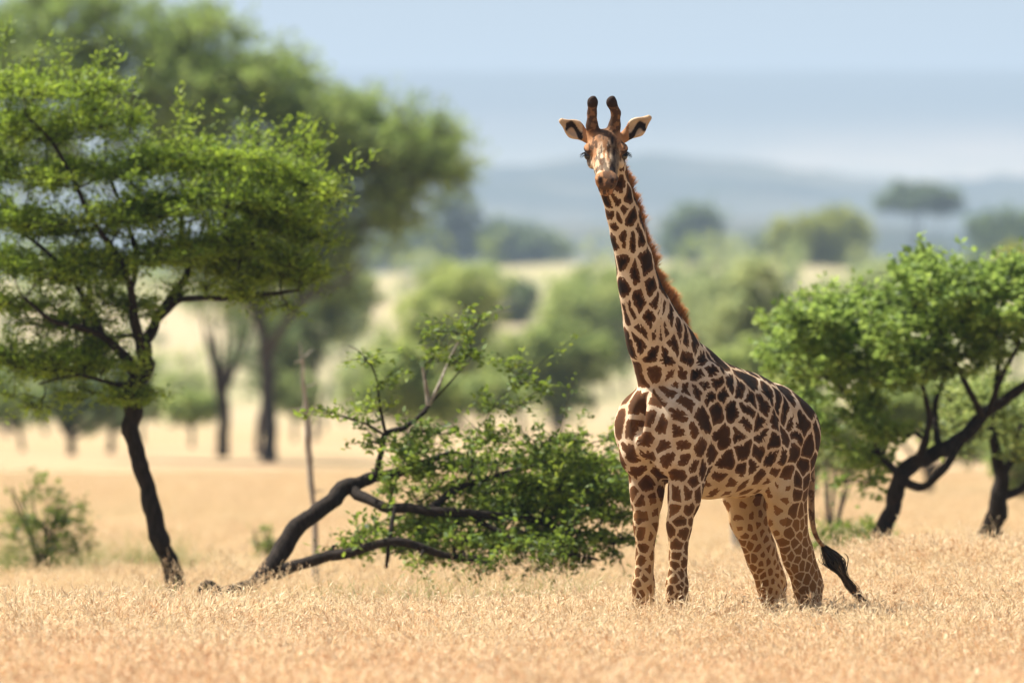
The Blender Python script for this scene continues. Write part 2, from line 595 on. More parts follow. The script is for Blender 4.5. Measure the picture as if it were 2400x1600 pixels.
# ---- seeds of the coat's patches: the large ones read off the animal, the rest scattered
c1 = [(460, 620), (415, 650), (430, 715), (365, 725), (503, 700), (450, 815), (492, 765), (530, 800), (470, 960), (540, 965), (583, 925), (615, 1110), (540, 1160), (462, 1105),
      (460, 1250), (490, 1390), (578, 1340), (655, 1240), (690, 1335), (722, 1385), (655, 1440), (700, 1510), (765, 1450), (580, 1530), (830, 1530), (408, 870), (380, 800), (405, 960)]
c2 = [(215, 90), (290, 290), (400, 410), (440, 240), (470, 90), (510, 180), (560, 320), (500, 430), (640, 400), (280, 540), (400, 530), (530, 540), (620, 520), (640, 300), (700, 300), (200, 300),
      (275, 720), (200, 680), (430, 700), (510, 650), (620, 720), (700, 620), (730, 530), (750, 430), (820, 500), (865, 595), (905, 680), (820, 690), (960, 590), (1030, 650),
      (1090, 700), (1180, 740), (1230, 690), (1290, 750), (1340, 800), (155, 870), (220, 940), (355, 850), (440, 890), (590, 820), (760, 860), (860, 800), (980, 800), (1080, 790),
      (1050, 890), (1160, 880), (1280, 860), (1380, 870), (1440, 900), (340, 1000), (590, 950), (700, 950), (900, 970), (1030, 960), (1180, 980), (1260, 1030), (1335, 980), (1420, 970),
      (230, 1090), (460, 1040), (610, 1045), (735, 1050), (820, 1110), (1050, 1060), (1155, 1090), (1245, 1120), (1330, 1130), (1400, 1080), (345, 1120), (500, 1130), (620, 1160), (690, 1200),
      (900, 1170), (1100, 1200), (860, 1260), (760, 1220), (980, 1310), (1040, 1240), (1270, 1250), (1350, 1260), (1440, 1290), (1480, 1200), (450, 1260), (600, 1240), (700, 1300), (470, 1380),
      (570, 1400), (645, 1390), (240, 1390), (290, 1450), (270, 1250), (640, 620), (560, 590), (770, 600), (1290, 1350), (1220, 1300), (1350, 1350), (1230, 1380)]
want = [(1280 + x / 2.614, 200 + y / 2.614) for x, y in c1] + [(1400 + x / 3.016, 700 + y / 3.016) for x, y in c2]
seeds = []
fi = np.where(front)[0]
for x, y in want:
    dd = (PX[fi] - x) ** 2 + (PY[fi] - y) ** 2
    m = fi[dd < 30]
    if len(m): seeds.append(GV[m[np.argmin(Yw[m])]])
nhand = len(seeds)


def spacing(P):
    a, l, z = P[..., 0], P[..., 1], P[..., 2]
    sp = np.full(a.shape, .165)
    sp = np.where(z > 2.55, .15, sp)
    sp = np.where(z > 3.3, .11, sp)
    belly = (z < 1.55)
    sp = np.where(belly & (a > -.4) & (a < .55), .115, sp)
    fl = (a > .5) & (z < 1.6)
    sp = np.where(fl, .064 + .065 * np.clip((z - .8) / .8, 0, 1), sp)
    hl = (a < -.38) & (z < 1.75)
    sp = np.where(hl, (.056 + .065 * np.clip((z - .85) / .9, 0, 1)), sp)
    return sp


S = list(seeds)
FR = set(fi.tolist())
cand = RNG.permutation(len(GV))[:30000]
ANI = np.where(GV[:, 2] > 2.3, .68, 1.0)
SA = np.zeros((4000, 3)); ns = len(S); SA[:ns] = S
SPC = spacing(GV)
for i in cand:
    d2 = (((SA[:ns] - GV[i]) * (1, 1, ANI[i])) ** 2).sum(1).min()
    if d2 > (SPC[i] * (1.15 if (i in FR and GV[i, 2] > 1.5) else .9)) ** 2 and ns < 3999:
        SA[ns] = GV[i]; ns += 1
SA = SA[:ns]
# domain warp, then distance to the border between the two nearest seeds
Wp = GV + (np.stack([fbm(GV * 9, 41 + k, 2) for k in range(3)], 1) - .5) * .055 * (SPC / .165)[:, None]
zw = lambda P: np.c_[P[:, :2], np.minimum(P[:, 2], 2.3) + .7 * np.maximum(P[:, 2] - 2.3, 0)]
Wp = zw(Wp); SA = zw(SA)
edge = np.zeros(len(GV)); sid = np.zeros(len(GV), int); rad = np.zeros(len(GV))
for a0 in range(0, len(GV), 4000):
    P = Wp[a0:a0 + 4000]
    D = ((P ** 2).sum(1)[:, None] + (SA ** 2).sum(1)[None] - 2 * P @ SA.T)
    k3 = np.argpartition(D, 4, axis=1)[:, :4]
    dk = np.take_along_axis(D, k3, 1)
    o = np.argsort(dk, 1); k3 = np.take_along_axis(k3, o, 1); dk = np.take_along_axis(dk, o, 1)
    e = np.full(len(P), 9.0)
    for j in (1, 2, 3):
        sep = np.linalg.norm(SA[k3[:, j]] - SA[k3[:, 0]], axis=1)
        e = np.minimum(e, (dk[:, j] - dk[:, 0]) / (2 * sep + 1e-6))
    edge[a0:a0 + 4000] = e; sid[a0:a0 + 4000] = k3[:, 0]; rad[a0:a0 + 4000] = np.sqrt(np.maximum(dk[:, 0], 0))
# lobed, star-like outlines
dirv = (Wp - SA[sid]); dirv /= np.linalg.norm(dirv, axis=1)[:, None] + 1e-6
sr = RNG.random(ns)
lob = vnoise(dirv * 2.6 + sr[sid][:, None] * 91, 5) * .6 + vnoise(dirv * 6 + sr[sid][:, None] * 57, 6) * .4
spn = SPC / .165
a_, l_, z_ = GV.T
legz = np.clip((1.55 - z_) / .5, 0, 1)
base_w = .0062 * spn + .0032
neckf = smooth01((z_ - 2.3) / .3)
base_w = base_w * (1 + .35 * neckf * smooth01((3.9 - z_)))
base_w = base_w * (1 - .15 * ((a_ < -.38) & (z_ < 1.75)))
lobamp = (.042 * spn) * (1 - .55 * ((a_ < -.38) & (z_ < 1.8))) * (1 - .5 * neckf)
chest = smooth01((a_ - .55) / .25) * (z_ < 2.3) * (z_ > 1.2)
base_w = base_w * (1 + .5 * chest)
bellyf = smooth01((1.62 - z_) / .20) * (a_ > -.45) * (a_ < .5) * (np.abs(l_) < .36)
inner = smooth01((.13 - np.abs(l_)) / .05) * (z_ < 1.35) * (z_ > .5)
edge = edge - base_w - lobamp * np.maximum(lob - .58, 0) * 2.4
spk = vnoise(dirv * 8 + sr[sid][:, None] * 33, 16)
edge = edge - .075 * spn * np.maximum(spk - .68, 0) * (1 - .6 * ((a_ < -.38) & (z_ < 1.8)))
edge = edge + (fbm(GV * 30, 19, 2) - .5) * .016 * spn
edge = edge - .017 * bellyf - .012 * inner
edge = edge - .25 * (GN @ HN > -9) * is_head
# ---- tone of every patch: how dark, how orange
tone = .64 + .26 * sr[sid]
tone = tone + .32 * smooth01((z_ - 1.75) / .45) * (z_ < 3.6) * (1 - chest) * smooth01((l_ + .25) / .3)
tone = tone - .40 * chest * (l_ > -.35) - .26 * smooth01((1.35 - z_) / .3) - .10 * (l_ < -.1) * (z_ > 2.4)  # chest and sun-side neck patches painted lighter, as sunlit; lower legs paler too
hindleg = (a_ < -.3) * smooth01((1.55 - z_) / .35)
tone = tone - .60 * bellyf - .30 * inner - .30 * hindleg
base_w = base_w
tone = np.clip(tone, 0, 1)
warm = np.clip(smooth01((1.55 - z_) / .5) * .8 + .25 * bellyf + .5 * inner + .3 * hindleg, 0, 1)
# far-down legs turn plain brown above the pastern
low = smooth01((.70 - z_) / .2) * (a_ < 0) * .75 + smooth01((.42 - z_) / .15) * .5
# ---- face
x, s_, u = hp.T
face = is_head.astype(float)
nse = fbm(GV * 38, 77, 3)
nst = fbm(np.stack([x * 70, s_ * 12, u * 40], 1), 78, 3)
fd = np.zeros(len(GV))
fd = np.maximum(fd, smooth01((.042 - abs(x - .042 - .02 * np.sin(s_ * 9))) / .03) * smooth01((s_ + .05) / .1) * smooth01((.40 - s_) / .06) * .95 * (.55 + .9 * nst))       # dark blaze
fd = np.maximum(fd, smooth01((s_ - .36) / .06) * smooth01((x - .0) / .03) * (u > -.05) * .8 * (.5 + nse))
fd = np.maximum(fd, smooth01((.058 - np.hypot(abs(x) - .128, s_ - .055)) / .02) * (abs(u) < .05) * .9)
fd = np.maximum(fd, smooth01((u - .275) / .03) * .97)                                      # horn tips
fd = np.maximum(fd, smooth01((u - .10) / .04) * (u < .29) * (.45 + .4 * smooth01((nse - .45) / .1)) * (abs(x) < .15))
fd = np.maximum(fd, smooth01((.03 - abs(s_ - .47)) / .02) * smooth01((.02 - abs(abs(x) - .042)) / .012) * (u > .0) * .95)
inear = (abs(x) > .165) & (s_ < .02)
earu = (u - .05 - (abs(x) - .135) * .6)
fd = np.where(inear, np.clip(smooth01((.030 - abs(earu - .004 - .018 * np.sin(abs(x) * 60))) / .012) * (GN @ w2g((0, -1, 0)) > .25) * (abs(x) < .285), 0, 1), fd)
fo = smooth01((.16 - s_) / .16) * smooth01((u - .0) / .06) + smooth01((s_ - .36) / .05) * .9       # orange-brown forehead and muzzle
fo = fo + smooth01((nst - .47) / .10) * smooth01((u + .02) / .03) * .8 * (s_ > 0) + smooth01((abs(x) - .09) / .03) * (s_ < .1) * .3
fo = fo + .9 * (inear * smooth01((nse - .35) / .3)) * .5
fo = np.clip(fo * (.8 + .8 * nse) + .05, 0, .95) * np.where(inear, .12, 1)
fd = np.maximum(fd, smooth01((fbm(np.stack([x * 60, s_ * 16, u * 30], 1), 90, 3) - .52) / .07) * .75 * (s_ > -.02) * (~inear))
fd = fd * face; fo = fo * face

t = NT('giraffe_coat', .85, .12)
e = t.attr('edge')
nn = t.noise(55, t.n('ShaderNodeTexCoord').outputs['Object'], 3, .6)
co = t.n('ShaderNodeTexCoord').outputs['Object']
e = t.math('ADD', e, t.math('MULTIPLY', t.math('SUBTRACT', nn, .5), .010))
fac = t.step(e, -.0022, .0028)
tn = t.attr('tone'); wm = t.attr('warm')
nb = t.noise(7, co, 4)
fine = t.noise(220, co, 2)
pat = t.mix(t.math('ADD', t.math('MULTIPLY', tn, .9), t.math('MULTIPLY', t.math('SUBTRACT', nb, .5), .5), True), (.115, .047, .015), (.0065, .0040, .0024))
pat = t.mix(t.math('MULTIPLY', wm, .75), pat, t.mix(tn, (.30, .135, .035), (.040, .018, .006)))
pat = t.mix(t.math('MULTIPLY', t.step(e, .030, .0), .35), pat, (.27, .115, .045))
crm = t.mix(t.step(nb, .35, .65), (.62, .50, .36), (.50, .36, .23))
crm = t.mix(t.math('MULTIPLY', wm, .8), crm, (.58, .40, .20))
c = t.mix(fac, crm, pat)
c = t.mix(t.math('MULTIPLY', t.attr('low'), .8), c, (.20, .105, .05))
c = t.mix(t.attr('face_orange'), c, (.32, .155, .07))
c = t.mix(t.attr('face_dark'), c, (.022, .015, .014))
c = t.mix(.35, c, t.mix(fine, (.25, .25, .25), (.75, .75, .75)), 'OVERLAY')
t.color(c)
t.bump(fine, .004, .6)
M_COAT = t.m

groot = empty('giraffe', (GX, GY, 0), 'young giraffe with brown lobed patches standing in golden grass and looking this way', 'giraffe')
groot.rotation_euler = (0, 0, GA)
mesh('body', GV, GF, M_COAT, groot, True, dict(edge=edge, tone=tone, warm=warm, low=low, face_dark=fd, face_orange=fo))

# eyes
t = NT('eye_black', .08, .6); t.color((.008, .006, .005)); M_EYE = t.m
t = NT('lash_black', .7, .2); t.color((.012, .01, .009)); M_LASH = t.m


def uv_sphere(c, r, axes, nu=20, nv=12):
    V = []; F = []
    for i in range(nv + 1):
        th = math.pi * i / nv
        for j in range(nu):
            ph = 2 * math.pi * j / nu
            v = (math.sin(th) * math.cos(ph) * r[0], math.sin(th) * math.sin(ph) * r[1], math.cos(th) * r[2])
            V.append(c + sum(axes[k] * v[k] for k in range(3)))
    for i in range(nv):
        for j in range(nu):
            F.append((i * nu + j, (i + 1) * nu + j, (i + 1) * nu + (j + 1) % nu, i * nu + (j + 1) % nu))
    return np.array(V), np.array(F)


def strands(roots, dirs, length, width, bend, segs=3, taper=.15, seed=0):
    """thin ribbons: returns V, F, and position along each strand"""
    rg = np.random.default_rng(seed)
    n = len(roots)
    dirs = dirs / np.linalg.norm(dirs, axis=1)[:, None]
    side = np.cross(dirs, rg.normal(size=(n, 3))); side /= np.linalg.norm(side, axis=1)[:, None]
    Vs = []; T_ = []
    for i in range(segs + 1):
        u_ = i / segs
        c_ = roots + dirs * (length * u_)[:, None] + bend * (length * u_ * u_)[:, None]
        w_ = (width * (1 - (1 - taper) * u_))[:, None]
        Vs += [c_ - side * w_ / 2, c_ + side * w_ / 2]; T_ += [u_, u_]
    V = np.stack(Vs, 1).reshape(-1, 3)
    k = 2 * (segs + 1)
    b = (np.arange(n) * k)[:, None]
    F = np.concatenate([b + np.array([2 * i, 2 * i + 1, 2 * i + 3, 2 * i + 2]) for i in range(segs)])
    return V, F, np.tile(T_, n)


for s in (-1, 1):
    V, F = uv_sphere(hd(.119 * s, .062, -.004), (.036, .038, .034), HAX)
    eo = mesh('eye', V, F, M_EYE, groot, True)
    n = 26
    rg = np.random.default_rng(3 + s)
    aa = np.linspace(-.028, .028, n)
    roots = np.array([hd(.143 * s - abs(q) * .3 * s, .062 + q, .016 + .004 * math.cos(q * 60)) for q in aa])
    dr = HR * s * 1.0 + HN * .45 + HU * (-.05)
    dirs = dr[None] + rg.normal(size=(n, 3)) * .12
    V, F, _ = strands(roots, dirs, np.full(n, .05), np.full(n, .0045), (HU * -.3)[None] * np.ones((n, 1)), 2, seed=5)
    mesh('eyelashes', V, F, M_LASH, eo)

# mane: upright bristles along the back of the neck
t = NT('mane_hair', .6, .3)
tt_ = t.attr('along')
c = t.mix(t.step(tt_, 0, .9), (.13, .055, .02), (.48, .225, .075))
t.color(c); t.translucent((.50, .24, .08), .35)
M_MANE = t.m
nkp = np.array([p for p, _, _ in NK]); nkr = np.array([rv for _, _, rv in NK])
seglen = np.r_[0, np.cumsum(np.linalg.norm(np.diff(nkp, axis=0), axis=1))]
nh = 9000
uu = RNG.random(nh) * (seglen[-1] + .06 - .10) + .10
C0 = np.stack([np.interp(uu, seglen, nkp[:, k]) for k in range(3)], 1)
C1 = np.stack([np.interp(uu + .02, np.r_[seglen, seglen[-1] + .2], np.r_[nkp[:, k], nkp[-1, k] + (nkp[-1, k] - nkp[-2, k]) * 1.6]) for k in range(3)], 1)
C0 = np.where((uu > seglen[-1])[:, None], nkp[-1] + (nkp[-1] - nkp[-2]) / np.linalg.norm(nkp[-1] - nkp[-2]) * (uu - seglen[-1])[:, None], C0)
tg = C1 - C0; tg[:, 1] = 0; tg /= np.linalg.norm(tg, axis=1)[:, None] + 1e-9
back = np.stack([-tg[:, 2], tg[:, 1] * 0, tg[:, 0]], 1)
rr = np.interp(uu, seglen, nkr)
lat = RNG.normal(size=nh) * .010
roots = C0 + back * (rr - .012)[:, None]; roots[:, 1] += lat
tuft = fbm(np.stack([uu * 28, lat * 20, lat * 0], 1), 8, 2)
ln = (.112 + .042 * np.sin(np.clip((uu - .2) / 1.0, 0, 1) * 3.14)) * (.50 + .95 * tuft) * (.55 + .45 * smooth01((uu - .2) / .12)) * (1 - .35 * smooth01((uu - seglen[-1] + .25) / .25))
dirs = back * 1.0 + tg * .55 + RNG.normal(size=(nh, 3)) * .11 + np.stack([lat * 0, lat * 9, lat * 0], 1)
V, F, al = strands(roots, dirs, ln, np.full(nh, .0055), -tg * .12, 3, seed=2)
mesh('mane', V, F, M_MANE, groot, attrs=dict(along=al))

# tail: tapering dock and a long black tuft swung to the side
tail_px = [(1876, 985, .0), (1893, 1040, -.02), (1899, 1110, -.02), (1901, 1180, -.02), (1905, 1230, -.02), (1916, 1262, -.02), (1937, 1288, -.02)]
tp = np.array([gp(*q) for q in tail_px])
tr = np.array([.05, .042, .034, .026, .020, .016, .014])


def tube(P, r, n=8):
    P = np.asarray(P, float); r = np.asarray(r, float)
    m = len(P)
    tg = np.gradient(P, axis=0); tg /= np.linalg.norm(tg, axis=1)[:, None] + 1e-9
    ref = np.array((.3, .9, .2)) if abs(tg[0][1]) < .8 else np.array((1., 0, .1))
    a = np.cross(tg, ref); a /= np.linalg.norm(a, axis=1)[:, None] + 1e-9
    b = np.cross(tg, a)
    ph = np.arange(n) * 2 * np.pi / n
    V = (P[:, None] + r[:, None, None] * (np.cos(ph)[None, :, None] * a[:, None] + np.sin(ph)[None, :, None] * b[:, None])).reshape(-1, 3)
    i, j = np.meshgrid(np.arange(m - 1), np.arange(n), indexing='ij')
    q = np.stack([i * n + j, i * n + (j + 1) % n, (i + 1) * n + (j + 1) % n, (i + 1) * n + j], -1).reshape(-1, 4)
    return V, q


def resample(P, r, k):
    P = np.asarray(P, float); r = np.asarray(r, float)
    s = np.r_[0, np.cumsum(np.linalg.norm(np.diff(P, axis=0), axis=1))]
    # Catmull-Rom through the points
    out = []; ro = []
    for i in range(len(P) - 1):
        p0 = P[max(i - 1, 0)]; p1 = P[i]; p2 = P[i + 1]; p3 = P[min(i + 2, len(P) - 1)]
        for j in range(k):
            u_ = j / k
            out.append(.5 * ((2 * p1) + (-p0 + p2) * u_ + (2 * p0 - 5 * p1 + 4 * p2 - p3) * u_ ** 2 + (-p0 + 3 * p1 - 3 * p2 + p3) * u_ ** 3))
            ro.append(r[i] + (r[i + 1] - r[i]) * u_)
    out.append(P[-1]); ro.append(r[-1])
    return np.array(out), np.array(ro)


t = NT('tail_coat', .7, .2); t.color(t.mix(t.step(t.noise(14), .45, .55), (.30, .19, .10), (.10, .05, .022))); M_TAIL = t.m
t = NT('tail_hair', .5, .4); t.color(t.mix(t.attr('along'), (.010, .008, .008), (.05, .03, .018))); M_TUFT = t.m
P, r_ = resample(tp, tr, 5)
V, F = tube(P, r_, 10)
tail = mesh('tail', V, F, M_TAIL, groot, True)
TP = np.array([gp(x, y, -.02) for x, y in ((1930, 1280), (1948, 1305), (1966, 1332), (1986, 1362), (2015, 1400), (2062, 1440))])
TP, _ = resample(TP, np.zeros(6), 6)
Vs = []; Fs = []; As = []; off = 0
rg = np.random.default_rng(12)
for i in range(800):
    st = rg.integers(0, 12) if i > 90 else 0
    en = min(len(TP), st + rg.integers(12, 22)) if i % 3 else rg.integers(15, len(TP))
    if en - st < 5: en = st + 5
    seg_ = TP[st:en]
    m = len(seg_)
    o = rg.normal(size=3) * np.array((.024, .018, .012))
    prof = np.array([.35 + 1.15 * math.exp(-((k - 7.5) / 5.0) ** 2) + (.35 * math.exp(-((k - 20) / 3.0) ** 2)) for k in range(st, en)])
    c_ = seg_ + o[None] * prof[:, None] + rg.normal(size=3)[None] * .010 * (np.linspace(0, 1, m) ** 2)[:, None]
    sd = rg.normal(size=3); sd /= np.linalg.norm(sd)
    w_ = (.0045 * (1 - .8 * np.linspace(0, 1, m) ** 2))[:, None]
    Vs.append(np.stack([c_ - sd * w_, c_ + sd * w_], 1).reshape(-1, 3))
    k = np.arange(m - 1)
    Fs.append(np.stack([2 * k, 2 * k + 1, 2 * k + 3, 2 * k + 2], 1) + off)
    As.append(np.repeat(np.linspace(0, 1, m), 2)); off += 2 * m
mesh('tail_tuft', np.concatenate(Vs), np.concatenate(Fs), M_TUFT, tail, attrs=dict(along=np.concatenate(As)))

# ------------------------------------------------------------------ trees and shrubs
def leaves(C, D, L, W, rg, tilt=.8):
    """one kite-shaped leaf per row: base C, direction D, length L, width W"""
    n = len(C)
    D = D / (np.linalg.norm(D, axis=1)[:, None] + 1e-9)
    up = np.array((0, 0, 1.0)) + rg.normal(size=(n, 3)) * tilt
    s = np.cross(D, up); s /= np.linalg.norm(s, axis=1)[:, None] + 1e-9
    nrm = np.cross(s, D)
    L = L[:, None]; W = W[:, None]
    V = np.stack([C, C + D * L * .45 + s * W * .5 + nrm * W * .12, C + D * L, C + D * L * .45 - s * W * .5 + nrm * W * .12], 1).reshape(-1, 3)
    F = (np.arange(n) * 4)[:, None] + np.array([0, 1, 2, 3])
    return V, F


def grow(name, label, cat, limbs, clusters, rg, mat_leaf, mat_bark, leaf=.03, per=90, spread=.22, flat=.55, up=.25,
         twig_r=.006, group=None, sides=7, tone_top=.5, jitter=.5, extra=None, droop=.0, aspect=.42, shoot=0, noleaf=0., tiers=0, thick=1., rough=.5):
    """limbs: [(points (k,3), radii)], first one starts at the root. clusters: (m,3) centres of leafy sprays"""
    root = limbs[0][0][0]
    o = empty(name, tuple(float(v) for v in root), label, cat, group)
    Vs, Fs, off = [], [], 0
    nodes, nrad = [], []
    for P, r in limbs:
        P, r = resample(P, r * thick, 5)
        if len(P) > 4:
            q_ = np.arange(len(P))[:, None] * np.array((.37, 0, 0)) + rg.random() * 50
            wob = np.stack([fbm(q_ + k * 9.3, 3, 2) - .5 for k in range(3)], 1) * (r * rough * 2.2)[:, None]; wob[0] = 0; wob[-1] = 0
            P = P + wob; r = r * (1 + (fbm(q_ * 1.7 + 40, 5, 2) - .5) * rough)
        V, F = tube(P - root, r, sides + 2)
        Vs.append(V); Fs.append(F + off); off += len(V)
        nodes += list(P[len(P) // 4 if P[0][2] - root[2] < .3 else 0:]); nrad += list(r[len(P) // 4 if P[0][2] - root[2] < .3 else 0:])
    nodes = np.array(nodes); nrad = np.array(nrad)
    cl = np.array(clusters)
    if tiers:
        ph = fbm(cl * np.array((.5, .5, 0)) / tiers, 13, 2) * tiers * 1.6
        zt = np.round((cl[:, 2] - ph) / tiers) * tiers + ph
        cl[:, 2] += (zt - cl[:, 2]) * .62
    order = np.argsort([np.linalg.norm(nodes - c, axis=1).min() for c in cl])
    twdirs = np.zeros_like(cl)
    LB, LD, LT = [], [], []
    for ci in order:
        c = cl[ci]
        d = np.linalg.norm(nodes - c, axis=1)
        # grow from something below / inside rather than just the nearest node
        cost = d + .35 * np.maximum(nodes[:, 2] - c[2] + .1 * d, 0) + .25 * d * (nrad < twig_r * 1.5)
        k = int(np.argmin(cost)); b = nodes[k]; r0 = min(nrad[k] * .62, .012 + .055 * d[k] if twig_r < .02 else twig_r * 6 * (d[k] + .4))
        r0 = max(r0, twig_r)
        dist = d[k]
        if dist < 1e-4: continue
        m = 5
        tt = np.linspace(0, 1, m)[:, None]
        mid = np.array((0, 0, 1.0)) * dist * (.14 - droop)
        P = b + (c - b) * tt + mid * (tt * (1 - tt) * 4) * .6 + rg.normal(size=(m, 3)) * dist * .05 * (tt * (1 - tt) * 4)
        r = r0 + (twig_r * .6 - r0) * tt[:, 0] ** .8
        V, F = tube(P - root, r, 5 if r0 > twig_r * 2 else 3)
        Vs.append(V); Fs.append(F + off); off += len(V)
        nodes = np.vstack([nodes, P[2:]]); nrad = np.r_[nrad, r[2:]]
        if rg.random() < noleaf: continue
        dr = c - b; dr = dr / dist
        # spray: a few side twigs, leaves along them
        nt_ = max(3, per // 12)
        td = dr * .7 + rg.normal(size=(nt_, 3)) * np.array((1, 1, flat)) * .8 + np.array((0, 0, up))
        td /= np.linalg.norm(td, axis=1)[:, None]
        tl = spread * (.5 + .8 * rg.random(nt_))
        if shoot and rg.random() < shoot:
            td[0] = unit(dr * .4 + np.array((rg.normal() * .3 + .3, rg.normal() * .3, 1.0))); tl[0] = spread * 2.3
        st = c - dr * spread * .4 * rg.random((nt_, 1))
        for q in range(nt_):
            pp = np.stack([st[q], st[q] + td[q] * tl[q] * .5 + (0, 0, tl[q] * .05), st[q] + td[q] * tl[q]])
            V, F = tube(pp - root, np.array((twig_r * .6, twig_r * .4, twig_r * .2)), 3)
            Vs.append(V); Fs.append(F + off); off += len(V)
        n = per
        q = rg.integers(0, nt_, n) if not shoot else np.where(rg.random(n) < .25, 0, rg.integers(0, nt_, n))
        f = rg.random(n) ** .8
        base = st[q] + td[q] * (tl[q] * f)[:, None] + rg.normal(size=(n, 3)) * leaf * jitter
        LB.append(base)
        LD.append(td[q] * .6 + rg.normal(size=(n, 3)) * np.array((1, 1, .5)) + (0, 0, .1))
        LT.append(np.full(n, rg.normal() * .16))
    mesh('trunk', np.concatenate(Vs), [f for f in [np.concatenate(Fs)]], mat_bark, o, True)
    if LB:
        LB = np.concatenate(LB); LD = np.concatenate(LD); LT = np.concatenate(LT)
        n = len(LB)
        L = leaf * (.7 + .7 * rg.random(n)); W = L * aspect * (.8 + .5 * rg.random(n))
        V, F = leaves(LB - root, LD, L, W, rg)
        T_ = np.clip(tone_top + LT + rg.normal(size=n) * .16, 0, 1)
        mesh('crown', V, F, mat_leaf, o, attrs=dict(tone=np.repeat(T_, 4)))
    return o


def blob(px, py, rx, ry, d, rd, n, rg, shell=.55):
    """n spray centres in an ellipsoid given by its place in the view, its half sizes in photo px and its depth radius in m"""
    out = []
    while len(out) < n:
        v = rg.uniform(-1, 1, 3)
        q = np.linalg.norm(v)
        if q > 1 or (q < shell and rg.random() < .65): continue
        out.append(at(px + v[0] * rx, py + v[2] * ry, d + v[1] * rd))
    return out


def line(pts, d, dd=None):
    """pts [(px,py,radius m, depth offset)]"""
    return [np.array([at(p[0], p[1], d + (p[3] if len(p) > 3 else 0)) for p in pts]), np.array([p[2] for p in pts])]


# ---- the near acacia on the left
d = 75.0
rg = np.random.default_rng(21)
g0 = at(408, 1455, d); g0[2] = ground_z(g0[0], d) - .05
tr0 = line([(405, 1385, .085), (392, 1300, .078), (372, 1255, .092), (350, 1170, .078), (325, 1090, .075), (308, 1010, .078), (310, 950, .085), (325, 890, .085), (340, 850, .078)], d)
tr0[0] = np.vstack([g0, tr0[0]]); tr0[1] = np.r_[.11, tr0[1]]
limbs = [tr0,
         line([(338, 860, .06), (345, 800, .055, .1), (372, 740, .045, .2), (405, 690, .04, .3), (440, 640, .03, .35), (425, 560, .026, .4), (430, 480, .016, .4)], d),
         line([(372, 745, .035, .2), (430, 700, .03, -.1), (520, 700, .024, -.2), (620, 690, .018, -.3), (700, 680, .012, -.3)], d),
         line([(328, 890, .06), (290, 830, .045, -.2), (240, 790, .035, -.4), (180, 765, .03, -.5), (120, 750, .022, -.6), (60, 700, .015, -.6)], d),
         line([(335, 840, .055), (318, 760, .045, -.2), (305, 680, .036, -.3), (270, 590, .03, -.4), (220, 520, .025, -.5), (170, 420, .02, -.5), (120, 330, .016, -.5), (60, 270, .01, -.5)], d),
         line([(305, 690, .03, -.3), (320, 600, .025, .1), (290, 500, .02, .3), (250, 400, .015, .5)], d),
         line([(240, 790, .03, -.4), (200, 700, .025, -.2), (120, 600, .02, 0), (40, 540, .015, .2), (-60, 480, .012, .3)], d),
         line([(330, 900, .03, 0), (270, 900, .022, -.3), (180, 880, .014, -.5), (90, 900, .009, -.6)], d)]
cl = (blob(130, 270, 200, 90, d, .8, 40, rg) + blob(60, 290, 170, 110, d, .7, 51, rg) + blob(200, 470, 240, 110, d, 1.0, 93, rg) + blob(480, 490, 200, 85, d, 1.0, 75, rg) + blob(660, 480, 120, 80, d, .8, 51, rg)
      + blob(620, 600, 150, 60, d, .8, 51, rg) + blob(400, 600, 200, 60, d, .9, 45, rg) + blob(120, 640, 190, 90, d, .9, 75, rg) + blob(-60, 560, 160, 220, d, .9, 60, rg)
      + blob(130, 830, 150, 80, d, .7, 51, rg) + blob(260, 900, 110, 55, d, .5, 24, rg) + blob(300, 740, 100, 70, d, .6, 12, rg) + blob(60, 900, 60, 60, d, .5, 12, rg)
      + blob(600, 672, 150, 22, d, .5, 26, rg) + blob(600, 380, 130, 40, d, .7, 24, rg) + blob(390, 370, 110, 50, d, .7, 27, rg))
grow('acacia_tree', 'slender acacia with a curved dark trunk and lime-green layered crown at the left edge', 'tree', limbs, cl, rg, M_LEAF_NEAR, M_BARK,
     leaf=.055, per=125, spread=.26, flat=.16, up=.14, tiers=.42, twig_r=.007, tone_top=.58, shoot=.3, aspect=.32)

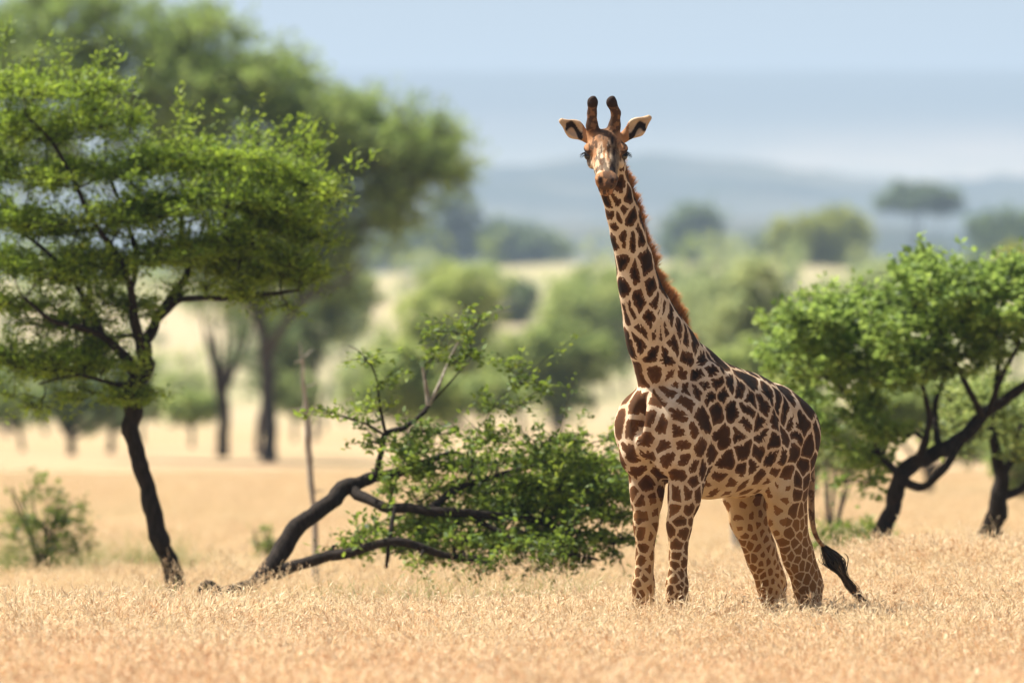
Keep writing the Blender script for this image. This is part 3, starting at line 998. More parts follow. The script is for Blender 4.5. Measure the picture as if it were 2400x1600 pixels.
# ---- the leaning, broken tree behind the giraffe
d = 71.0
rg = np.random.default_rng(22)
g0 = at(455, 1420, d - 1); g0[2] = ground_z(g0[0], d - 1) - .02
tr0 = line([(478, 1378, .05, -1), (520, 1385, .06, -1), (585, 1375, .08, -.8), (640, 1325, .095, -.5), (690, 1250, .105, -.3), (745, 1195, .10, -.2), (805, 1150, .085, 0), (860, 1120, .075, .1), (930, 1105, .055, .2), (1000, 1080, .04, .3), (1060, 1062, .026, .4), (1095, 1068, .012, .4)], d)
tr0[0] = np.vstack([g0, tr0[0]]); tr0[1] = np.r_[.04, tr0[1]]
limbs = [tr0,
         line([(880, 1120, .035, .1), (893, 1060, .032, .1), (905, 1020, .034, .1), (950, 1000, .03, .1), (985, 975, .026, .1), (1005, 950, .024, .2)], d),
         line([(1005, 950, .022, .2), (998, 900, .016, .2), (990, 860, .008, .2)], d),
         line([(1005, 950, .020, .2), (1030, 900, .013, .2), (1050, 850, .008, .3), (1075, 800, .006, .3)], d),
         line([(1005, 950, .016, .2), (1060, 890, .010, .2), (1110, 830, .006, .4)], d),
         line([(905, 1020, .018, .1), (890, 950, .013, 0), (880, 880, .01, -.1), (850, 830, .006, -.1), (815, 808, .005, -.1)], d),
         line([(905, 1020, .016, .1), (850, 990, .012, 0), (800, 975, .008, -.1), (745, 955, .005, -.1)], d),
         line([(830, 1150, .07, 0), (900, 1185, .06, -.3), (1000, 1195, .055, -.5), (1100, 1205, .05, -.5), (1200, 1210, .04, -.4), (1320, 1235, .03, -.2), (1440, 1270, .02, 0)], d),
         line([(640, 1345, .07, -.5), (730, 1315, .065, -.6), (830, 1290, .055, -.7), (930, 1270, .05, -.8), (1040, 1300, .04, -.8), (1150, 1310, .03, -.8)], d),
         line([(1000, 1195, .045, -.5), (1080, 1140, .035, -.1), (1180, 1110, .028, .2), (1290, 1080, .02, .4), (1380, 1050, .012, .5)], d),
         line([(925, 1190, .03, -.4), (915, 1250, .025, -.6), (905, 1330, .02, -.6)], d),
         line([(1100, 1205, .035, -.4), (1180, 1250, .028, -.6), (1290, 1290, .02, -.6), (1400, 1310, .015, -.5)], d)]
cl = (blob(1290, 1250, 190, 60, d, .7, 30, rg) + blob(1050, 1270, 190, 45, d, .6, 18, rg) + blob(1200, 1130, 230, 80, d + .5, .9, 71, rg) + blob(1130, 1220, 220, 60, d + .3, .8, 46, rg) + blob(1330, 1150, 150, 90, d + .2, .8, 47, rg) + blob(1420, 1090, 90, 80, d + .4, .7, 20, rg) + blob(1150, 1290, 260, 45, d - .5, .8, 46, rg)
      + blob(960, 1060, 100, 40, d, .5, 11, rg) + blob(940, 1130, 80, 60, d, .5, 11, rg) + blob(1380, 1250, 120, 60, d, .6, 24, rg) + blob(1200, 1040, 140, 30, d, .5, 13, rg) + blob(850, 1280, 80, 30, d - .4, .4, 10, rg)
      + blob(1210, 900, 50, 35, d, .3, 4, rg, .1) + blob(1160, 945, 40, 25, d, .3, 2, rg, .1) + [at(x, y, d) for x, y in ((1100, 775), (1080, 820), (1130, 760), (1010, 850), (1020, 810), (850, 830), (870, 860), (900, 900), (770, 960), (820, 985), (850, 1000), (1045, 770), (1060, 870), (1110, 820), (860, 1050), (885, 960), (990, 1020), (1040, 1010))])
lean = grow('leaning_tree', 'half fallen tree with a thick black leaning trunk and low green branches beside the giraffe', 'tree', limbs, cl, rg, M_LEAF_FALLEN, M_BARK,
     leaf=.058, per=70, spread=.27, flat=.25, up=.12, tiers=.22, thick=.80, rough=.45, twig_r=.007, tone_top=.5, aspect=.45, shoot=.06)
for P, r_ in (limbs[2], limbs[3]):          # bleached raised limbs
    P, r_ = resample(P, r_ * 1.15, 5)
    V, F = tube(P - limbs[0][0][0], r_, 8)
    tag(mesh('dead_limb', V, F, M_DEAD, lean, True), 'bleached bare limb sticking up')
# a bare sapling behind it
d = 84.0
rg = np.random.default_rng(23)
g0 = at(740, 1330, d); g0[2] = ground_z(g0[0], d) - .02
L0 = line([(738, 1215, .045), (728, 1130, .045), (722, 1040, .045), (718, 960, .035), (712, 900, .028), (708, 840, .02)], d)
L0[0] = np.vstack([g0, L0[0]]); L0[1] = np.r_[.05, L0[1]]
grow('bare_sapling', 'thin grey leafless sapling standing upright behind the leaning black trunk', 'tree', [L0, line([(720, 1000, .012), (770, 960, .008), (830, 930, .004)], d)],
     [at(x, y, d) for x, y in ((690, 850), (735, 820), (700, 800), (760, 1150), (680, 960), (745, 900))], rg, M_LEAF_BUSH, M_DEAD, per=12, noleaf=1.0, thick=.72, twig_r=.005)

# ---- green tree on the right
d = 79.0
rg = np.random.default_rng(24)
g0 = at(2050, 1400, d); g0[2] = ground_z(g0[0], d) - .05
tr0 = line([(2055, 1300, .11), (2072, 1240, .10), (2095, 1180, .10), (2112, 1120, .105), (2150, 1085, .09, .1), (2210, 1055, .085, .2), (2265, 1020, .08, .3), (2310, 970, .075, .4), (2360, 935, .06, .4), (2420, 890, .055, .4), (2500, 820, .04, .4)], d)
tr0[0] = np.vstack([g0, tr0[0]]); tr0[1] = np.r_[.13, tr0[1]]
limbs = [tr0,
         line([(2115, 1125, .06), (2165, 1140, .05, -.2), (2210, 1100, .045, -.3), (2250, 1040, .04, -.2)], d),
         line([(2140, 1090, .06), (2170, 1030, .045, -.1), (2175, 960, .035, -.2), (2160, 890, .03, -.3), (2140, 820, .02, -.3)], d),
         line([(2105, 1110, .045), (2060, 1060, .035, .2), (2035, 990, .03, .3), (1990, 930, .022, .4), (1930, 880, .015, .4)], d),
         line([(2200, 1060, .045, .2), (2190, 960, .035, .5), (2210, 880, .026, .6), (2180, 780, .018, .7)], d),
         line([(2300, 980, .05, .4), (2280, 930, .04, .1), (2250, 870, .03, 0), (2220, 800, .02, 0)], d),
         line([(2330, 950, .045, .4), (2340, 870, .035, .6), (2335, 790, .025, .7), (2300, 700, .018, .7)], d),
         line([(2310, 970, .04, .4), (2350, 880, .03, .1), (2390, 800, .02, 0)], d)]
cl = (blob(2210, 690, 130, 80, d, 1.1, 50, rg) + blob(2350, 720, 130, 100, d, 1.1, 54, rg) + blob(2080, 770, 130, 75, d, 1.1, 45, rg) + blob(1900, 760, 95, 50, d + .2, .9, 26, rg)
      + blob(1900, 850, 110, 60, d + .3, .9, 28, rg) + blob(2090, 860, 120, 50, d, .9, 22, rg) + blob(2280, 830, 100, 50, d, .8, 14, rg) + blob(1850, 1000, 90, 90, d + 1, .8, 17, rg) + blob(2000, 960, 80, 50, d + .4, .7, 10, rg)
      + blob(2470, 750, 100, 120, d, 1, 26, rg) + blob(2010, 1080, 90, 40, d + .4, .6, 8, rg) + blob(2060, 1010, 60, 30, d, .5, 6, rg))
grow('green_tree', 'low spreading green tree with a black forked trunk leaning to the right edge', 'tree', limbs, cl, rg, M_LEAF_RIGHT, M_BARK,
     leaf=.075, per=78, spread=.25, flat=.35, up=.15, tiers=.25, thick=.85, twig_r=.009, tone_top=.45, aspect=.6)
d = 81.0
rg = np.random.default_rng(25)
g0 = at(2325, 1400, d); g0[2] = ground_z(g0[0], d) - .05
tr0 = line([(2325, 1300, .115), (2325, 1250, .12), (2335, 1190, .085), (2345, 1120, .07), (2330, 1050, .055), (2318, 990, .04)], d)
tr0[0] = np.vstack([g0, tr0[0]]); tr0[1] = np.r_[.13, tr0[1]]
cl = blob(2330, 960, 110, 70, d, .9, 26, rg) + blob(2420, 1010, 90, 80, d, .9, 20, rg) + blob(2240, 1010, 70, 50, d, .7, 8, rg)
grow('stunted_tree', 'short dark-trunked tree with a knobbly base standing at the far right edge', 'tree',
     [tr0, line([(2342, 1130, .05), (2380, 1060, .04, .1), (2385, 980, .03, .2)], d), line([(2340, 1170, .05), (2390, 1150, .045, .1), (2440, 1110, .04, .1)], d)], cl, rg, M_LEAF_BUSH, M_BARK,
     leaf=.07, per=55, spread=.25, twig_r=.009, tone_top=.45, aspect=.55)

# ---- shrubs and the stump
def shrub(name, label, px, py_base, d, w_, h_, n, rg, mat, leaf, per, group=None, cat='shrub', stems=7, tone=.4, noleaf=0., bark=None):
    x0 = (px - 1200) / FPX * d
    g = np.array((x0, d, float(ground_z(x0, d)) - .03))
    limbs = []
    for i in range(stems):
        a = rg.uniform(-1, 1); b = rg.uniform(-1, 1)
        e = g + np.array((a * w_ * .42, b * w_ * .3, h_ * rg.uniform(.6, .95)))
        m = g + np.array((a * w_ * .16, b * w_ * .12, h_ * .4))
        limbs.append((np.array([g + np.array((a * .05, b * .05, 0)) * w_, m, e]), np.array((.018, .012, .005)) * max(h_, .6)))
    cl = []
    while len(cl) < n:
        v = rg.uniform(-1, 1, 3)
        if np.linalg.norm(v) > 1 + .25 * rg.random(): continue
        cl.append(g + np.array((v[0] * w_ * .5, v[1] * w_ * .35, h_ * (.5 + .5 * v[2]) * (1 - .25 * abs(v[0])) + .05)))
    return grow(name, label, cat, limbs, cl, rg, mat, bark or M_GREYBARK, leaf=leaf, per=per, spread=h_ * .18, up=.5, twig_r=.004 * max(1, h_ * .7), group=group, tone_top=tone, noleaf=noleaf)


rg = np.random.default_rng(31)
shrub('dark_shrub', 'low dark green shrub with bristly upright stems under the left acacia', 105, 1335, 92, .95, 1.12, 60, rg, M_LEAF_FALLEN, .055, 44, stems=14, tone=.3, bark=M_BARK)
shrub('small_shrub', 'tiny grey-green shrub alone on the pale grass left of the leaning trunk', 615, 1320, 96, .26, .56, 16, rg, M_LEAF_FALLEN, .05, 34, stems=6, tone=.35, bark=M_BARK)
shrub('weedy_shrub', 'weedy green shrub at the foot of the right forked trunk', 1990, 1285, 84, 1.0, .50, 40, rg, M_LEAF_FALLEN, .06, 46, stems=9)
shrub('twiggy_bush', 'sparse bush of thin upright grey stems between the giraffe and the forked tree', 1945, 1280, 90, .7, 1.35, 22, rg, M_LEAF_BUSH, .05, 22, stems=6, noleaf=.4)
d = 92.0
g = at(1735, 1338, d); g[2] = ground_z(g[0], d) - .03
o = empty('tree_stump', tuple(g), 'grey weathered stump of a small tree seen between the hind legs', 'stump')
P = np.array([(0, 0, 0), (-.01, 0, .15), (-.04, .01, .35), (-.05, 0, .52)]); P, r_ = resample(P, np.array((.13, .085, .07, .06)), 4)
V, F = tube(P, r_, 10)
V = np.vstack([V, P[-1]]); nb_ = len(V) - 1
mesh('trunk', V, [F, np.array([(nb_ - 10 + i, nb_ - 10 + (i + 1) % 10, nb_) for i in range(10)])], M_DEAD, o, True)
P, r_ = resample(np.array([(-.03, 0, .34), (.06, .02, .42), (.13, .02, .52)]), np.array((.03, .022, .012)), 4)
V, F = tube(P, r_, 7)
mesh('branch_stub', V, F, M_DEAD, o, True)

# ---- the big acacia in the middle distance, upper left
d = 215.0
rg = np.random.default_rng(41)
def gbase(px, d, dz=-.2):
    x0 = (px - 1200) / FPX * d
    return np.array((x0, d, float(ground_z(x0, d)) + dz))
tr0 = line([(632, 1050, .20), (628, 980, .19), (625, 900, .19), (622, 820, .17), (600, 740, .15), (560, 650, .13, 1), (500, 560, .11, 1), (450, 440, .09, 1)], d)
tr0[0] = np.vstack([gbase(632, d), tr0[0]]); tr0[1] = np.r_[.26, tr0[1]]
limbs = [tr0, line([(622, 830, .13), (680, 740, .11, -1), (760, 640, .09, -1), (860, 520, .07, -1), (960, 420, .05, -1)], d),
         line([(605, 750, .12), (640, 640, .10, 0), (640, 500, .08, 0), (600, 350, .06, 0), (560, 200, .04, 0)], d),
         line([(560, 650, .10, 1), (400, 560, .09, 2), (250, 440, .07, 2), (120, 300, .05, 2)], d),
         line([(700, 710, .08, -1), (800, 660, .06, -2), (860, 600, .05, -2)], d)]
cl = (blob(230, 70, 240, 90, d, 3, 40, rg) + blob(110, 90, 200, 140, d, 3, 78, rg) + blob(150, 300, 200, 160, d, 3, 51, rg) + blob(410, 200, 190, 130, d, 3, 90, rg) + blob(480, 110, 90, 90, d, 2, 21, rg) + blob(610, 210, 130, 90, d, 3, 51, rg)
      + blob(560, 360, 230, 110, d, 3, 81, rg) + blob(760, 310, 130, 90, d, 3, 54, rg) + blob(890, 330, 140, 80, d, 2.5, 51, rg) + blob(1010, 370, 90, 70, d, 2, 30, rg) + blob(820, 430, 180, 80, d, 3, 54, rg)
      + blob(1050, 410, 50, 30, d, 1, 10, rg) + blob(900, 490, 90, 60, d, 2, 18, rg) + blob(740, 560, 110, 70, d, 2, 24, rg) + blob(-80, 250, 140, 240, d, 3, 45, rg) + blob(620, 650, 220, 70, d, 2, 39, rg) + blob(800, 620, 90, 60, d, 2, 15, rg))
grow('large_acacia', 'huge broad acacia with a domed green crown filling the sky at the upper left', 'tree', limbs, cl, rg, M_LEAF_BACK, M_GREYBARK,
     leaf=.14, per=120, spread=.95, flat=.75, up=.15, twig_r=.025, tone_top=.6, aspect=.5)
rg = np.random.default_rng(42)
d = 225.0
tr0 = line([(524, 1050, .16), (524, 980, .17), (520, 920, .17), (500, 840, .12), (485, 780, .08)], d)
tr0[0] = np.vstack([gbase(524, d), tr0[0]]); tr0[1] = np.r_[.22, tr0[1]]
limbs = [tr0] + [line([(520, 925, .09), (520 + dx * .5, 840, .06, dy), (520 + dx, 720, .03, dy), (520 + dx * 1.2, 640, .015, dy)], d) for dx, dy in ((-50, 0), (-20, 1), (15, -1), (50, 1), (80, 0))]
cl = blob(520, 700, 110, 70, d, 2, 24, rg) + blob(560, 870, 40, 60, d, 1, 8, rg)
grow('bare_branched_tree', 'sparse grey tree with dark upright bare branches behind the slender acacia', 'tree', limbs, cl, rg, M_LEAF_DARK, M_BARK, leaf=.14, per=40, spread=.5, twig_r=.02, tone_top=.4, noleaf=.35)
rg = np.random.default_rng(43)
cl = blob(640, 850, 55, 110, 232, 1.2, 26, rg) + blob(610, 780, 80, 60, 232, 1.2, 14, rg)
d = 232
tr0 = line([(605, 1045, .10), (610, 980, .10), (640, 900, .08), (650, 800, .05)], d); tr0[0] = np.vstack([gbase(602, d), tr0[0]]); tr0[1] = np.r_[.14, tr0[1]]
grow('slate_green_tree', 'narrow slate-green tree growing right against the large acacia trunk', 'tree', [tr0], cl, rg, M_LEAF_DARK, M_GREYBARK, leaf=.17, per=60, spread=.5, twig_r=.02)


def far_tree(name, label, px, d, top, crown, mat, n, leaf, per=40, trunk=.2, seed=0, tone=.45, umbrella=False, group=None, forks=4, cat='tree', bark=None, noleaf=0):
    """crown: list of (px,py,rx,ry) ellipses; the trunk rises from the ground at px"""
    rg = np.random.default_rng(seed)
    if umbrella or max(c[1] for c in crown) < 625:
        d, leaf, trunk = d * 1.8, leaf * 1.8, trunk * 1.8
    g = gbase(px, d)
    cx = np.mean([c[0] for c in crown]); cy = np.max([c[1] + c[3] * .4 for c in crown])
    tip = at(cx, cy, d)
    mid = g * .45 + tip * .55; mid[0] = g[0] * .6 + tip[0] * .4
    limbs = [(np.array([g, g * .7 + mid * .3, mid, tip]), np.array((1.25, 1, .8, .5)) * trunk)]
    cl = []
    area = sum(c[2] * c[3] for c in crown)
    for c in crown:
        if not umbrella and c[1] >= 640: c = (c[0], c[1], c[2] * 1.18, c[3] * 1.15)
        rd = c[2] / FPX * d * .8
        cl += blob(*c, d, rd, max(4, int(n * c[2] * c[3] / area)), rg)
        e = at(c[0] + rg.normal() * c[2] * .3, c[1], d + rg.normal() * rd * .4)
        limbs.append((np.array([mid, mid * .5 + e * .5 + (0, 0, -.1 * abs(e[2] - mid[2])), e]), np.array((.6, .45, .15)) * trunk))
    rr = 1.1 * np.mean([c[3] for c in crown]) / FPX * d
    return grow(name, label, cat, limbs, cl, rg, mat, bark or M_GREYBARK, leaf=leaf, per=per, spread=max(rr * .35, leaf), twig_r=leaf * .12, tone_top=tone, flat=.3 if umbrella else .7, up=.1, sides=4, aspect=.6, noleaf=noleaf, group=group)


far_tree('umbrella_acacia', 'flat-topped umbrella acacia alone on the skyline at the right', 2122, 990, 430, [(2155, 470, 100, 30), (2110, 478, 60, 20), (2215, 478, 45, 18), (2150, 448, 65, 18)], M_LEAF_DARK, 150, .5, 46, .16, 1, umbrella=True)
far_tree('round_tree', 'round green treetop on the skyline just right of the giraffe neck', 1630, 960, 490, [(1630, 545, 72, 62), (1600, 575, 50, 40), (1660, 570, 45, 40)], M_LEAF_DARK, 110, .65, 46, .3, 2, tone=.6)
far_tree('twin_crowned_tree', 'olive tree with two rounded crowns side by side on the skyline', 1905, 640, 500, [(1855, 570, 58, 58), (1950, 560, 90, 66), (1900, 615, 80, 45)], M_LEAF_OLIVE, 170, .45, 48, .3, 3)
far_tree('broad_tree', 'broad dark green tree cut by the right edge on the skyline', 2345, 800, 500, [(2345, 545, 75, 45), (2400, 560, 80, 60), (2350, 600, 85, 45)], M_LEAF_DARK, 150, .55, 46, .3, 4, tone=.6)
far_tree('yellow_green_tree', 'bright yellow-green bush peeping out beneath the broad tree at the right edge', 2380, 420, 580, [(2390, 640, 50, 55)], M_LEAF_OLIVE, 50, .25, 46, .15, 5, tone=.75)
far_tree('wide_bush', 'wide blue-green bush on the skyline left of the giraffe neck', 1215, 930, 520, [(1215, 575, 95, 45), (1160, 560, 45, 40), (1260, 590, 60, 32)], M_LEAF_DARK, 120, .6, 46, .3, 6, tone=.55)
far_tree('tall_hazy_tree', 'tall blue-grey tree on the skyline below the drooping tip of the large acacia', 1060, 900, 470, [(1060, 500, 58, 40), (1080, 560, 55, 50), (1010, 560, 45, 40)], M_LEAF_DARK, 100, .55, 42, .35, 7, tone=.45)
far_tree('hazy_tree', 'pale hazy tree half hidden behind the large acacia crown', 960, 940, 520, [(950, 575, 55, 45), (900, 600, 50, 30)], M_LEAF_DARK, 60, .6, 42, .3, 8, tone=.45)
far_tree('light_bush', 'light yellow-green bushy tree in the middle distance above the leaning tree', 1050, 330, 650, [(1050, 740, 110, 70), (1100, 680, 60, 50), (1010, 830, 110, 60), (1090, 830, 90, 60)], M_LEAF_BUSH, 190, .22, 46, .12, 9, tone=.75)
far_tree('vase_shaped_tree', 'grey-green vase shaped tree with a dark trunk left of the giraffe chest', 1312, 300, 760, [(1290, 820, 95, 60), (1360, 830, 70, 60), (1260, 880, 60, 50), (1350, 900, 60, 50), (1310, 900, 50, 60)], M_LEAF_BUSH, 130, .2, 38, .17, 10, tone=.35, bark=M_BARK)
far_tree('round_bush', 'round mid-green bush directly left of the lower giraffe neck', 1385, 470, 670, [(1385, 750, 95, 75), (1340, 720, 50, 40), (1440, 800, 60, 60)], M_LEAF_BUSH, 120, .3, 46, .15, 11, tone=.6)
far_tree('distant_bush', 'blue-green bush on the pale slope between the light bush and the round bush', 1190, 690, 650, [(1190, 705, 60, 45)], M_LEAF_DARK, 50, .4, 44, .15, 12, tone=.7)
far_tree('feathery_tree', 'pale feathery tree rising right of the giraffe shoulder', 1760, 300, 620, [(1765, 690, 50, 80), (1720, 760, 70, 70), (1810, 760, 70, 60), (1760, 850, 110, 50)], M_LEAF_PALE, 170, .2, 40, .1, 13, tone=.5)
far_tree('grey_green_bush', 'grey-green bush showing between the giraffe back and the right tree', 1730, 360, 800, [(1700, 830, 60, 60), (1650, 780, 60, 60), (1780, 920, 80, 50)], M_LEAF_PALE, 100, .24, 40, .12, 14, tone=.3)
far_tree('bright_bush', 'bright green bush behind the giraffe rump', 1910, 130, 960, [(1890, 1010, 90, 80), (1990, 1040, 80, 60), (1840, 960, 80, 60)], M_LEAF_BUSH, 110, .11, 50, .07, 15, tone=.7)
far_tree('dark_bush', 'dark bush seen through the forked branches of the right tree', 2180, 150, 900, [(2180, 940, 110, 60), (2260, 1010, 90, 60), (2100, 960, 60, 50)], M_LEAF_BUSH, 110, .14, 48, .1, 16, tone=.3)  # leaf tone set low for a darker green
far_tree('edge_bush', 'green bush low down against the right edge behind the stunted tree', 2400, 130, 1000, [(2410, 1060, 90, 80), (2440, 960, 60, 60)], M_LEAF_BUSH, 90, .11, 48, .08, 17, tone=.35)
far_tree('pale_bush', 'pale bush under the skyline behind the top of the right tree', 2010, 380, 650, [(2010, 700, 60, 40), (1950, 720, 60, 40), (2080, 680, 40, 30)], M_LEAF_PALE, 80, .25, 42, .1, 18, tone=.5)
far_tree('olive_bush', 'olive bush low behind the upright branch of the leaning tree', 960, 200, 830, [(940, 890, 80, 60), (1010, 930, 80, 40), (900, 930, 50, 40)], M_LEAF_BUSH, 90, .16, 40, .08, 19, tone=.45)
far_tree('dark_trunk_tree', 'dark-trunked tree under the left acacia crown, left of its trunk', 168, 235, 900, [(170, 930, 70, 50), (120, 960, 50, 40), (220, 960, 60, 45)], M_LEAF_DARK, 60, .16, 40, .14, 20, tone=.5, bark=M_BARK)
far_tree('dull_green_tree', 'dull green tree in the gap between the left acacia trunk and the dark-trunked tree', 258, 245, 900, [(255, 960, 45, 60), (280, 890, 60, 60)], M_LEAF_DARK, 50, .18, 40, .12, 21, tone=.7)
far_tree('blue_green_bush', 'blue-green bush low at the left edge under the acacia crown', 20, 320, 900, [(20, 930, 60, 60), (-60, 900, 70, 80)], M_LEAF_DARK, 60, .22, 44, .12, 22, tone=.5)
far_tree('soft_green_bush', 'soft pale-green bush just right of the slender acacia trunk', 430, 400, 880, [(430, 930, 60, 50), (480, 950, 40, 35)], M_LEAF_PALE, 60, .2, 44, .1, 23, tone=.5)
far_tree('slope_tree', 'hazy green tree on the pale slope between the large acacia trunk and the light bush', 800, 430, 700, [(790, 740, 70, 50), (850, 700, 40, 40)], M_LEAF_PALE, 60, .28, 42, .12, 24, tone=.4)
far_tree('back_slope_bush', 'grey-green bush on the pale slope right under the round skyline treetop', 1600, 620, 640, [(1590, 680, 70, 40), (1660, 670, 60, 40)], M_LEAF_PALE, 70, .35, 42, .12, 25, tone=.3)
far_tree('low_dark_bush', 'low dark bush in front of the pale ridge beside the twin crowned tree', 2090, 560, 640, [(2080, 650, 80, 24)], M_LEAF_PALE, 40, .35, 42, .1, 26, tone=.4)

far_tree('tangled_bush', 'tangled grey-green bush in the gap between the leaning tree top and the giraffe chest', 1230, 300, 800, [(1220, 830, 70, 60), (1180, 880, 70, 50)], M_LEAF_BUSH, 90, .15, 38, .1, 27, tone=.6)
far_tree('hazy_round_bush', 'hazy green round bush close behind the lower giraffe neck on its left', 1430, 520, 620, [(1400, 690, 95, 50)], M_LEAF_BUSH, 80, .3, 42, .12, 28, tone=.65)
far_tree('slope_thicket', 'soft green thicket on the slope above the light bush', 1120, 560, 620, [(1110, 660, 80, 35), (1040, 655, 50, 30)], M_LEAF_BUSH, 80, .3, 42, .12, 29, tone=.8)
far_tree('shoulder_bush', 'soft green bush right beside the mane at the withers', 1680, 440, 640, [(1660, 730, 80, 60), (1720, 690, 50, 50)], M_LEAF_PALE, 90, .28, 42, .12, 30, tone=.45)
far_tree('rump_thicket', 'mid-green thicket above the giraffe back and below the feathery tree', 1790, 260, 900, [(1770, 870, 90, 60), (1850, 900, 60, 60)], M_LEAF_BUSH, 110, .18, 44, .1, 31, tone=.55)
far_tree('olive_thicket', 'wide olive thicket low behind the leaning tree on the yellow plain', 1130, 270, 900, [(1120, 930, 110, 40), (1020, 960, 70, 30)], M_LEAF_BUSH, 80, .18, 40, .08, 32, tone=.5)
far_tree('canopy_remnant', 'grey-green tree below the large acacia crown, right of its trunk', 740, 300, 720, [(720, 740, 80, 60), (780, 700, 60, 50), (690, 820, 50, 50)], M_LEAF_DARK, 110, .2, 42, .12, 33, tone=.7)

# small bushes dotted over the far slope
rg = np.random.default_rng(91)
protos = []
def slope_bush(x0, y0, i):
    r2 = np.random.default_rng(900 + i)
    g = np.array((x0, y0, float(ground_z(x0, y0)) - .1))
    w_ = r2.uniform(1.0, 2.8); h_ = w_ * r2.uniform(.8, 1.3)
    limbs = [(np.array([g, g + (0, 0, h_ * .4), g + (r2.normal() * .2, 0, h_ * .9)]), np.array((.12, .09, .04)))]
    cl = []
    while len(cl) < 14:
        v = r2.uniform(-1, 1, 3)
        if np.linalg.norm(v) < 1: cl.append(g + np.array((v[0] * w_, v[1] * w_, h_ * (1.0 + .9 * v[2]))))
    return grow('slope_bush', 'small hazy %s bush dotting the pale grassy slope far behind the giraffe' % ('green', 'pale grey-green', 'dark')[i % 3], 'bush', limbs, cl, r2, (M_LEAF_BUSH, M_LEAF_PALE, M_LEAF_DARK)[i % 3], M_GREYBARK,
                leaf=.30, per=26, spread=.7, twig_r=.03, tone_top=.5, group='bushes dotted over the far slope', sides=3, aspect=.6)
for i in range(150):
    y0 = 330 + 630 * rg.random() ** .8
    slope_bush(rg.uniform(-1, 1) * .064 * y0, y0, i)

far_tree('plain_bush', 'soft green bush on the plain between the slender acacia trunk and the bare-branched tree', 450, 260, 930, [(450, 955, 50, 30)], M_LEAF_BUSH, 40, .16, 36, .08, 41, tone=.55)
far_tree('low_olive_bush', 'low olive bush on the plain at the far left edge below the acacia crown', 60, 250, 930, [(60, 950, 80, 35), (-20, 930, 60, 50)], M_LEAF_BUSH, 60, .16, 36, .08, 42, tone=.35)
far_tree('screen_bush', 'grey-green bush closing the gap between the large acacia trunk and the bare sapling', 690, 290, 900, [(690, 930, 45, 45)], M_LEAF_BUSH, 40, .16, 36, .08, 43, tone=.45)
far_tree('soft_thicket', 'soft grey-green thicket behind the raised dead limb of the leaning tree', 880, 310, 880, [(870, 900, 70, 55), (940, 870, 50, 40)], M_LEAF_PALE, 70, .2, 38, .1, 44, tone=.4)
far_tree('low_plain_bush', 'low round bush on the plain behind the small grey-green shrub', 330, 270, 950, [(340, 940, 45, 35)], M_LEAF_PALE, 30, .18, 36, .08, 45, tone=.3)

# ------------------------------------------------------------------ dry grass
def grass_material(name, seedhead):
    t = NT(name, .7, .2)
    p = t.pos()
    n1 = t.noise(1.1, p, 4, .6); n2 = t.noise(2.6, p, 2)
    rnd = t.n('ShaderNodeObjectInfo').outputs['Random']
    sp = t.n('ShaderNodeSeparateXYZ'); t.l(p, sp.inputs[0])
    near = t.step(sp.outputs[1], 57, 47)
    if seedhead:
        c = t.mix(t.step(n1, .38, .62), (.67, .53, .34), (.58, .37, .21))
        c = t.mix(t.math('MULTIPLY', near, .7), c, (.60, .33, .175))
        c = t.mix(t.math('MULTIPLY', t.step(rnd, .5, 1), .6), c, (.40, .22, .10))
        c = t.mix(t.attr('tone'), c, (.82, .70, .48))
    else:
        c = t.mix(t.step(n1, .38, .62), (.64, .52, .32), (.56, .39, .22))
        c = t.mix(t.math('MULTIPLY', t.step(n2, .55, .7), .35), c, (.28, .30, .09))
        c = t.mix(t.math('MULTIPLY', t.step(rnd, .4, 1), .5), c, (.36, .21, .09))
        c = t.mix(t.attr('tone'), c, (.74, .60, .35))
    t.color(c)
    t.translucent(c, .35)
    return t.m


M_STEM = grass_material('dry_grass_stem', False)
M_SEED = grass_material('dry_grass_seedhead', True)
t = NT('green_grass', .6, .3); t.color(t.mix(t.attr('tone'), (.10, .15, .03), (.30, .33, .12))); t.translucent((.2, .26, .06), .35); M_GREEN = t.m


